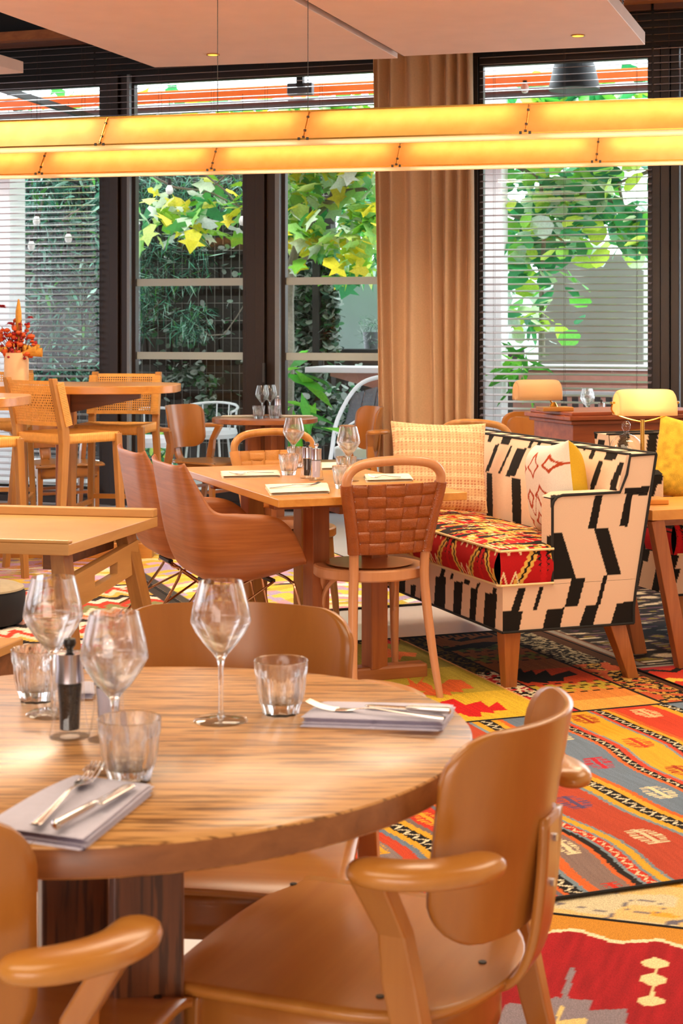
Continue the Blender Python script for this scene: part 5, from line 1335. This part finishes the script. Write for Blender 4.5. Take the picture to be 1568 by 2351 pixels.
for px, Y, lab in ((545, 10.98, 'left napkin on the small round table by the doors'), (682, 11.0, 'right napkin on the small round table by the doors')):
    x = (px-CX)/F*Y; napkin([(x-.11, Y-.06), (x+.11, Y-.06), (x+.11, Y+.06), (x-.11, Y+.06)], .015, lab, 'linen_warm', group='napkins on the small round table')

# ------------------------------------------------------------------ vase of dried flowers
vx = -1.90; vy = 9.42
t = thing('vase', 'cylindrical cream vase on the high table at left', 'vase', (vx, vy, 1.03))
m = MB(); m.lathe([(0, 0), (.069, 0), (.071, .01), (.071, .188), (.067, .188), (.066, .03), (0, .02)], n=40); m.obj('vase_body', 'vase', t)
t = thing('dried_flowers', 'bouquet of red, orange and yellow dried flowers in the cream vase', 'flowers', (vx, vy, 1.06)); rng2 = random.Random(3)
m = MB(); ends = []
for k in range(46):
    a = rng2.uniform(0, 2*PI); r = rng2.uniform(.01, .135); h = rng2.uniform(.22, .40)*(1-.3*r/.13)
    e = (r*math.cos(a), r*math.sin(a)*.7, h); ends.append(e); m.tube(cr([(0, 0, .02), (e[0]*.35, e[1]*.35, h*.6), e], 4), .0022, 5)
m.obj('stems', 'stem_red', t)
def ball(m, c, r, n=5, jag=.25):
    m.lathe([(r*math.sin(a)*(1+jag*rng2.uniform(-1, 1)), -r*.8*math.cos(a)) for a in np.linspace(0.001, PI-.001, n+2)], c, 9)
for (c, r) in (((-.085, 0, .43), .035), ((-.03, -.03, .33), .028), ((.085, -.02, .365), .026)):
    m = MB()
    for k in range(26):
        a = k*2.4; q_ = k/26; rr = r*(.25+.75*q_); d = Vector((math.cos(a), math.sin(a), .9-q_*1.3)); b = Vector(c)
        x = Vector((-math.sin(a), math.cos(a), 0)); m.add([b, b+d*rr*.6+x*rr*.35, b+d*rr, b+d*rr*.6-x*rr*.35], [(0, 1, 2, 3)])
    m.obj('red_flower_head', 'petal_red', t, solid=.002)
m = MB()
for k in range(120):
    e = ends[k % 46]; s = rng2.uniform(.62, 1); ball(m, (e[0]*s+rng2.uniform(-.014, .014), e[1]*s, e[2]*s+rng2.uniform(-.01, .02)), rng2.uniform(.006, .013), 3)
tag(m.obj('small_red_buds', 'petal_red', t), kind='stuff')
for k in range(46):
    e = ends[(k*5) % 46]; s = rng2.uniform(.7, 1.02); m = MB(); ball(m, (e[0]*s, e[1]*s, e[2]*s), rng2.uniform(.012, .023), 3); m.obj('orange_flower_head', 'petal_orange', t)
m = MB(); m.tube([(.018, 0, .15), (.014, 0, .30), (.012, 0, .40), (.013, 0, .47)], [.008, .018, .016, .004], 10)
for k in range(30):
    a = rng2.uniform(0, 2*PI); c = Vector((.13*math.cos(a)*rng2.uniform(.5, 1), .05*math.sin(a), .165+rng2.uniform(0, .03))); d = Vector((math.cos(a), math.sin(a)*.5, .3))*.035; x = Vector((0, .2, 1))*.02
    m.add([c-x, c+d*.6, c+x, c-d*.6], [(0, 1, 2, 3)])
for a0, L_ in ((.35, .13), (.9, .10)):
    m.grid(lambda u, v: (.03+L_*u*math.cos(a0*.2)+.0, -.05+.02*math.sin(v*6.28)*u, .15+.02*math.cos(v*6.28)*(.3+u)+.03*u*a0), 10, 12)
m.obj('yellow_bracts', 'petal_yellow', t, solid=.002)
# ------------------------------------------------------------------ the garden outside
mb = MB(); mb.slab([RW(-16, .12, -.02), RW(14, .12, -.02), RW(14, 16, -.02), RW(-16, 16, -.02)], (0, 0, -.1)); struct('ground', mb, 'paving', smooth=False)
def gp(px, py, d):
    """point seen at px,py on the vertical plane d metres beyond the glass"""
    u = (px-CX)/F; s = (11.85*u+d*(NV.y*u-NV.x))/(RV.x-RV.y*u); p = RW(s, d, 0); return Vector((p.x, p.y, H-(py-HY)/F*p.y)), s
def sx(px, d): return gp(px, 750, d)[1]
# living wall made of dark planter blocks with wire mesh in front
t = thing('planter_wall', 'dark grey living wall of planter blocks behind wire mesh, seen through the left glass', 'wall', RW(0, 3.6, 0), -RA)
sa, sb2 = sx(-200, 3.6), sx(760, 3.6); m = MB(); bw, bh = .262, .345
m.box(((sa+sb2)/2, .12, 1.7), (sb2-sa, .05, 3.4))
k = 0; zr = 0
while zr*bh < 3.3:
    x = sa+(.13 if zr % 2 else 0)
    while x < sb2-.2:
        z = zr*bh+.02; m.hexa([Vector(p) for p in ((x, -.02, z), (x+bw-.02, -.02, z), (x+bw-.02, .1, z), (x, .1, z))], [Vector(p) for p in ((x, -.07, z+bh-.07), (x+bw-.02, -.07, z+bh-.07), (x+bw-.02, .1, z+bh-.07), (x, .1, z+bh-.07))])
        x += bw
    zr += 1
m.obj('planter_blocks', 'block', t, smooth=False)
m = MB(); x = sa
while x < sb2: m.tube([(x, -.10, 0), (x, -.10, 3.4)], .003, 4); x += .0875
for zr in range(20): m.tube([(sa, -.10, zr*.1725+.05), (sb2, -.10, zr*.1725+.05)], .003, 4)
m.obj('wire_mesh', 'wire', t)
def wallbox(name, label, px0, px1, d, z0, z1, mat, th=.3):
    t = thing(name, label, 'wall', RW(0, d, 0), -RA); a, b = sx(px0, d), sx(px1, d); m = MB(); m.box(((a+b)/2, th/2, (z0+z1)/2), (b-a, th, z1-z0)); m.obj('render_coat', mat, t, smooth=False, bevel=.01); return t
wallbox('garden_pillar', 'white rendered pillar at the left edge, outside the blind', -400, 22, 2.0, -.02, 3.3, 'white_render')
wallbox('garden_pillar', 'white rendered pillar just right of the curtain, outside the blind', 1070, 1152, 2.05, -.02, 3.5, 'white_render', .25)
wallbox('house_wall', 'pale blue-green rendered wall behind the tree, seen right of the door post', 745, 1060, 5.2, -.02, 2.05, 'teal_render')
wallbox('house_wall', 'grey rendered garden wall behind the right-hand blind', 1235, 1478, 4.2, -.02, 2.05, 'grey_render')
wallbox('house_wall', 'tall white house wall far behind the fig leaves at right', 1000, 1800, 7.5, -.02, 5.0, 'white_render')
wallbox('concrete_post', 'narrow grey concrete post between ivy columns, right of the tree trunk', 716, 732, 3.15, -.02, 2.0, 'block', .12)
wallbox('low_garden_wall', 'dark low wall under the ivy behind the terrace table', 640, 1200, 4.0, -.02, 1.15, 'block', .1)
# house window shapes on white wall: greenish glass strips
t = thing('house_window', 'pale greenish windows of the house beyond the fig tree', 'window', RW(0, 6.9, 0), -RA); m = MB()
for a, b in ((1160, 1200), (1210, 1228)):
    x0, x1 = sx(a, 6.9), sx(b, 6.9); m.box(((x0+x1)/2, 0, 1.6), (x1-x0, .08, 1.1))
m.obj('glazing', 'teal_render', t, smooth=False)

# foliage
GREENS = {'fig': ['7fc23a', 'a8da40', 'e4e034', '58b058', '9cd878', 'd4ec88', '3d9a60', 'd4ecd0', 'f0e040', 'e8f4f0'],
          'fig2': ['2f9058', '44b068', '6cc850', '98dc58', '2a7a5c', 'c8e858', '60b488', 'd8f0c4', 'e4f4ee'],
          'pine': ['3f8a72', '55a488', '8fd0bc', '234c42', 'b8e4d6', '4f9a40', '1d3a34', '16302a', '2a5c50'],
          'ivy': ['3a5a4a', '5a7a66', '8a9f92', '22362c', 'b4c2ba', '4a8a58', 'd0d8d4'],
          'bright': ['4fae2c', '6fce3a', '3a8f2c', '86d84a']}
def leafshape(kind, r):
    if kind == 'lobe': return [(0, 0, 0), (.35, .18, .03), (.25, .5, .06), (.55, .62, .02), (.22, .72, .06), (0, 1.05, .0), (-.22, .72, .06), (-.55, .62, .02), (-.25, .5, .06), (-.35, .18, .03)]
    if kind == 'round': return [(0, 0, 0), (.35, .12, .04), (.5, .5, .08), (.32, .85, .04), (0, 1.0, 0), (-.32, .85, .04), (-.5, .5, .08), (-.35, .12, .04)]
    if kind == 'blade': return [(0, 0, 0), (.10, .35, .03), (.07, .75, .04), (0, 1, 0), (-.07, .75, .04), (-.10, .35, .03)]
    return [(0, 0, 0), (.035, .4, 0), (0, 1, 0), (-.035, .4, 0)]
def foliage(name, label, cat, pts, kind, size, pal, extra=None, hang=.3, group=None, loc=None):
    loc = loc or pts[0]; t = thing(name, label, cat, tuple(loc), 0, group); loc = Vector(loc); m = MB(); R = random.Random(len(pts)+int(size*1000)); cols = [hx(c) for c in GREENS[pal]]
    for p in pts:
        p = Vector(p)-loc; s = size*R.uniform(.6, 1.25); shp = leafshape(kind, R)
        yaw = R.uniform(0, 2*PI); pit = R.uniform(-1.1, .9)-hang; rol = R.uniform(-.8, .8)
        Mx = Matrix.Rotation(yaw, 3, 'Z') @ Matrix.Rotation(pit, 3, 'X') @ Matrix.Rotation(rol, 3, 'Y')
        vs = [Mx@Vector(q)*s+p for q in shp]; m.add(vs, [tuple(range(len(vs)))], R.choice(cols))
    m.obj('leaves', 'leaf', t, smooth=False)
    if extra: extra(t, loc)
    return t
R0 = random.Random(11)
def scatter(n, x0, x1, y0, y1, d0, d1, dens=None):
    out = []
    while len(out) < n:
        px, py, d = R0.uniform(x0, x1), R0.uniform(y0, y1), R0.uniform(d0, d1)
        if dens and R0.random() > dens(px, py): continue
        out.append(gp(px, py, d)[0])
    return out
def branches(segs, r=.012, mat='bark'):
    def f(t, loc):
        m = MB()
        for sg, rr in segs:
            m.tube([Vector(p)-loc for p in sg], [rr*(1-.5*i/len(sg)) for i in range(len(sg))], 8)
        m.obj('trunk_and_branches', mat, t)
    return f
def gpx(px, py, d): return gp(px, py, d)[0]
# fig tree in the garden: trunk at px 660, crown spreading across both doors
tr = [gpx(664, 1160, 2.6), gpx(662, 950, 2.6), gpx(664, 800, 2.6), gpx(663, 690, 2.6), gpx(668, 610, 2.6), gpx(684, 560, 2.55), gpx(715, 500, 2.5), gpx(780, 440, 2.4), gpx(850, 330, 2.3)]
blob = lambda px, py: max(0, min(1, .15+1.4*nz(np.array([[px, py]]), .016, 3)[0]-.35))
foliage('fig_tree', 'fig tree with pale grey trunk and yellow-green lobed leaves, right of the door post', 'tree',
        scatter(520, 640, 905, 225, 560, 2.1, 2.9, blob)+scatter(70, 650, 860, 540, 640, 2.2, 2.7, blob), 'lobe', .21, 'fig',
        branches([(tr, .055), ([tr[4], gpx(720, 585, 2.5), gpx(750, 540, 2.4)], .02), ([tr[6], gpx(700, 420, 2.5), gpx(690, 300, 2.5)], .02), ([tr[7], gpx(870, 430, 2.4), gpx(900, 380, 2.4)], .02)]), loc=tr[0])
foliage('fig_branch', 'overhanging fig branch with yellow leaves at the top of the left glass door', 'plant',
        scatter(120, 298, 566, 395, 545, 1.8, 2.4, lambda x, y: .8 if y > 440+(x-300)*.1 else .25)+scatter(300, 100, 900, 215, 300, 2.2, 3.0), 'lobe', .19, 'fig',
        branches([([gpx(300, 380, 2.1), gpx(400, 430, 2.1), gpx(480, 440, 2.1), gpx(560, 480, 2.1)], .012), ([gpx(560, 360, 2.1), gpx(500, 420, 2.1), gpx(430, 470, 2.1)], .010), ([gpx(420, 360, 2.1), gpx(520, 440, 2.1), gpx(570, 500, 2.1)], .010)]), loc=gpx(430, 450, 2.1))
foliage('needle_shrub', 'blue-green feathery shrub growing over the planter wall behind the left door', 'shrub',
        scatter(1500, 298, 560, 400, 500, 3.0, 3.3)+scatter(700, 300, 480, 500, 650, 3.0, 3.3, blob)+scatter(1100, 298, 450, 630, 770, 2.7, 3.2, blob)+scatter(160, 430, 480, 700, 770, 2.7, 3.0), 'needle', .17, 'pine',
        branches([([gpx(300, 760, 2.9), gpx(345, 715, 2.9), gpx(370, 690, 2.9)], .008), ([gpx(450, 745, 2.8), gpx(480, 770, 2.8), gpx(515, 768, 2.8), gpx(545, 725, 2.8), gpx(566, 690, 2.8)], .008)]), loc=gpx(400, 560, 3.0))
foliage('climbing_hedge', 'dense dark climbing hedge behind the left venetian blind', 'hedge',
        scatter(3000, 18, 240, 250, 900, 2.6, 3.3, lambda x, y: .3+.7*blob(x, y)*(1.2 if y < 560 else .55)), 'blade', .17, 'pine',
        branches([([gpx(30, 900, 2.8), gpx(60, 600, 2.8), gpx(110, 420, 2.8), gpx(200, 300, 2.8)], .02), ([gpx(60, 600, 2.8), gpx(150, 500, 2.7), gpx(230, 450, 2.7)], .012)], ), loc=gpx(120, 700, 3.0))
foliage('trailing_plants', 'small trailing plants in the lower planter pockets behind the left door', 'plant',
        scatter(260, 380, 470, 760, 880, 3.2, 3.45, blob)+scatter(130, 455, 500, 860, 960, 3.1, 3.4)+scatter(200, 300, 560, 560, 960, 3.3, 3.45, lambda x, y: .3), 'round', .07, 'ivy', loc=gpx(430, 850, 3.3))
foliage('ivy_column', 'dark ivy climbing beside the grey post right of the tree trunk', 'ivy',
        scatter(1500, 676, 775, 600, 810, 3.2, 3.35, lambda x, y: 0 if 714 < x < 734 else .9)+scatter(1500, 676, 830, 830, 1010, 3.0, 3.9, lambda x, y: 1 if x < 700+ (y-820)*.9 else .1), 'round', .075, 'ivy', loc=gpx(740, 800, 3.3))
foliage('banana_plant', 'bright green broad-leaved plant low behind the right glass door', 'plant',
        scatter(9, 640, 690, 820, 900, 2.0, 2.4)+scatter(16, 640, 760, 900, 1010, 1.7, 2.3)+scatter(8, 870, 905, 990, 1030, .6, .8), 'blade', .42, 'bright', loc=gpx(680, 1160, 2.2))
foliage('shrub', 'low green shrub outside the left door, behind the birch chair', 'shrub', scatter(200, 300, 400, 990, 1080, 1.5, 2.2), 'round', .08, 'fig2', loc=gpx(340, 1100, 1.8))
foliage('potted_bush', 'bare twiggy grey bush in a pot against the pale wall behind the right door', 'potted plant', scatter(420, 828, 892, 728, 790, 4.2, 4.6), 'needle', .09, 'ivy',
        lambda t, loc: (lambda m: (m.lathe([(0, 0), (.10, 0), (.13, .30), (0, .30)], gpx(862, 830, 4.4)-loc, 20), m.obj('pot', 'pot_grey', t)))(MB()), loc=gpx(862, 820, 4.4))
foliage('fig_canopy', 'green fig canopy with dark branches behind the right venetian blind', 'tree',
        scatter(900, 1150, 1500, 180, 570, 2.2, 3.4, lambda x, y: blob(x, y)*(1.3 if y < 300 else .9))+scatter(90, 1150, 1330, 540, 780, 2.4, 3.0, lambda x, y: .8 if x < 1260 else .25)+scatter(60, 1560, 1700, 180, 700, 2.2, 3), 'round', .19, 'fig2',
        branches([([gpx(1150, 360, 2.6), gpx(1270, 430, 2.6), gpx(1400, 460, 2.6), gpx(1500, 500, 2.6)], .022), ([gpx(1160, 490, 2.6), gpx(1250, 520, 2.6), gpx(1300, 560, 2.6)], .015), ([gpx(1500, 390, 2.6), gpx(1420, 420, 2.6), gpx(1440, 520, 2.6)], .02), ([gpx(1245, 820, 2.7), gpx(1243, 660, 2.7), gpx(1250, 520, 2.6), gpx(1240, 400, 2.6)], .025)]), loc=gpx(1245, 900, 2.7))
foliage('fan_palm', 'small fan palm behind the right blind, left of the terrace planter', 'palm', scatter(46, 1165, 1215, 810, 880, 1.9, 2.2), 'blade', .26, 'bright', loc=gpx(1190, 930, 2.0))

foliage('garden_hedge', 'soft green hedge above the pale wall, behind the fig tree', 'hedge', scatter(1500, 600, 1060, 380, 620, 4.4, 4.9), 'blade', .26, 'fig2', loc=gpx(800, 640, 4.8))

# awning with its front tube and string lights
t = thing('awning', 'orange awning with a grey front tube above the garden doors', 'awning', RW(0, 0, 0), -RA)
m = MB(); zA = 3.16
m.slab([(-9, 1.3, 3.365), (7, 1.3, 3.365), (7, 1.9, 3.36), (-9, 1.9, 3.36)], (0, 0, .01)); m.obj('awning_fabric', 'awning', t, smooth=False)
m = MB(); m.tube([(-9, 1.93, 3.31), (7, 1.93, 3.31)], .045, 14); m.obj('front_tube', 'tube_grey', t)
m = MB()
for s in (-3.0, 2.2): m.bar((s, .25, 3.3), (s+.2, 1.85, 3.2), .05)
m.obj('folding_arm', 'screw_black', t)
for i, (px, py, lab) in enumerate(((84, 505, 'left one behind the left blind'), (72, 562, 'lowest one behind the left blind'), (157, 545, 'right one behind the left blind'), (389, 434, 'one at the top of the left door'), (557, 505, 'one beside the dark door post'), (1205, 200, 'one at upper right left of the loudspeaker'))):
    P = gpx(px, py, 1.6); t = thing('string_light_bulb', 'clear garden light bulb on a dark cord, '+lab, 'light bulb', P, 0, 'garden string lights')
    m = MB(); m.lathe([(0, -.05), (.022, -.045), (.034, -.02), (.032, .005), (.016, .035), (0, .04)], n=16); m.obj('bulb_glass', 'bulb', t)
    m = MB(); m.lathe([(0, .03), (.018, .03), (.018, .085), (0, .085)], n=12); m.tube([(0, 0, .08), (0, 0, 3.363-P.z)], .002, 5); m.obj('socket', 'screw_black', t)

# terrace furniture
P = gpx(830, 848, 2.4); t = thing('terrace_table', 'terrace table with thick white top and pink underside, right of the ivy', 'table', (P.x, P.y, 0), -RA)
m = MB(); zt_ = P.z+.0; x0 = sx(725, 2.4)-sx(830, 2.4); m.box((x0+.55, 0, zt_), (1.1, .6, .05)); m.obj('tabletop', 'terrace_white', t, smooth=False, bevel=.006)
m = MB(); m.slab([(x0+.17, -.1, zt_-.03), (x0+1.05, -.1, zt_-.03), (x0+1.05, -.1, zt_-.2), (x0+.6, -.1, zt_-.17), (x0+.17, -.1, zt_-.06)], (0, .2, 0)); m.box((x0+.68, 0, (zt_-.2)/2), (.12, .12, zt_-.2)); m.obj('pedestal', 'terrace_pink', t, smooth=False)
P = gpx(860, 905, 1.9); t = thing('terrace_stool', 'pale pink terrace stool in front of the white-topped table', 'stool', (P.x+.05, P.y, 0), -RA)
m = MB(); m.box((0, 0, P.z-.02), (.36, .36, .06)); m.obj('seat', 'terrace_pink', t, bevel=.01)
for a in (-.14, .14):
    for b in (-.14, .14): m = MB(); m.bar((a*1.1, b*1.1, -.02), (a, b, P.z-.04), .035); m.obj('leg', 'terrace_pink', t, smooth=False)
# slatted grey lounge chair
P = gpx(868, 1040, 1.15); t = thing('lounge_chair', 'large grey cushioned garden lounge chair with white frame, outside the right glass door', 'lounge chair', (P.x, P.y, 0), -RA+.15)
m = MB()
def back(u, v): x = (u-.5)*.66; return (x+.05*v, .10+.28*v+.06*(1-(2*u-1)**2), .42+.50*v*(1-.25*(1-u)**2))
for k in range(6): m.grid(lambda u, v, k=k: back((k+.04+.92*u)/6, v), 6, 14)
m.obj('back_pads', 'grey_wicker', t, solid=.03)
m = MB(); m.box((.02, -.12, .38), (.64, .5, .10)); m.obj('seat_pad', 'terrace_white', t, bevel=.02)
m = MB(); m.tube(cr([(-.38, -.35, .0), (-.38, .0, .35), (-.36, .2, .62), (-.22, .38, .88), (0.0, .45, .96), (.25, .45, .97), (.45, .42, .95), (.5, .1, .5), (.5, -.3, 0)], 6), .018, 8); m.tube(cr([(-.36, .1, .50), (-.1, .3, .66), (.2, .36, .72), (.45, .3, .72)], 6), .010, 8); m.obj('tube_frame', 'white_metal', t)
# white rounded terrace seats and parasol base seen low behind the chairs
for (px, py, d, lab) in ((340, 1040, 1.2, 'white round garden armchair left of the birch chair by the doors'), (478, 1045, 2.3, 'white garden armchair behind the birch chair by the doors')):
    P = gpx(px, py, d); t = thing('garden_armchair', lab, 'chair', (P.x, P.y, 0), -RA+random.random(), 'white garden armchairs')
    m = MB(); m.lathe([(0, .36), (.24, .36), (.27, .40), (.26, .44), (0, .45)], n=32); m.obj('seat', 'terrace_white', t)
    m = MB(); m.tube([(.27*math.cos(a), .27*math.sin(a), .62+.05*math.sin(a)) for a in np.linspace(-.4, PI+.4, 20)], .012, 8)
    for a in np.linspace(-.4, PI+.4, 9): m.tube([(.25*math.cos(a), .25*math.sin(a), .42), (.27*math.cos(a), .27*math.sin(a), .62+.05*math.sin(a))], .006, 6)
    m.obj('back_hoop', 'white_metal', t)
    for a in (.8, 2.3, 3.9, 5.5): m = MB(); m.tube([(.2*math.cos(a), .2*math.sin(a), .38), (.25*math.cos(a), .25*math.sin(a), -.02)], .011, 8); m.obj('leg', 'white_metal', t)
# terrace planter boxes behind the right blind
P = gpx(1360, 900, 2.6); t = thing('terrace_planter', 'long reddish wooden terrace planter behind the right blind', 'planter', (P.x, P.y, 0), -RA)
m = MB(); m.box((0, 0, .5), (1.3, .4, 1.0)); 
for k in range(9): m.box((0, -.205, .06+.11*k), (1.3, .02, .09))
m.obj('planter_box', 'terrace_pink', t, smooth=False); m = MB(); m.box((0, 0, 1.02), (1.36, .46, .04)); m.obj('top_board', 'terrace_white', t, smooth=False)
P = gpx(1400, 935, 1.6); t = thing('slatted_bench', 'dark and white striped garden bench behind the lit desk lamp', 'bench', (P.x, P.y, 0), -RA)
m = MB()
for k in range(9): m.box((-.36+.09*k, 0, .62), (.05, .02, .42), M=Matrix.Rotation(.25, 3, 'X'))
m.obj('back_slats', 'block', t, smooth=False); m = MB(); m.box((0, -.15, .40), (.85, .4, .05)); m.box((0, .05, .83), (.85, .03, .04)); m.obj('seat_and_rail', 'white_metal', t, smooth=False)
for x in (-.38, .38):
    for y in (-.3, .0): m = MB(); m.box((x, y, .18), (.04, .04, .40)); m.obj('leg', 'white_metal', t, smooth=False)
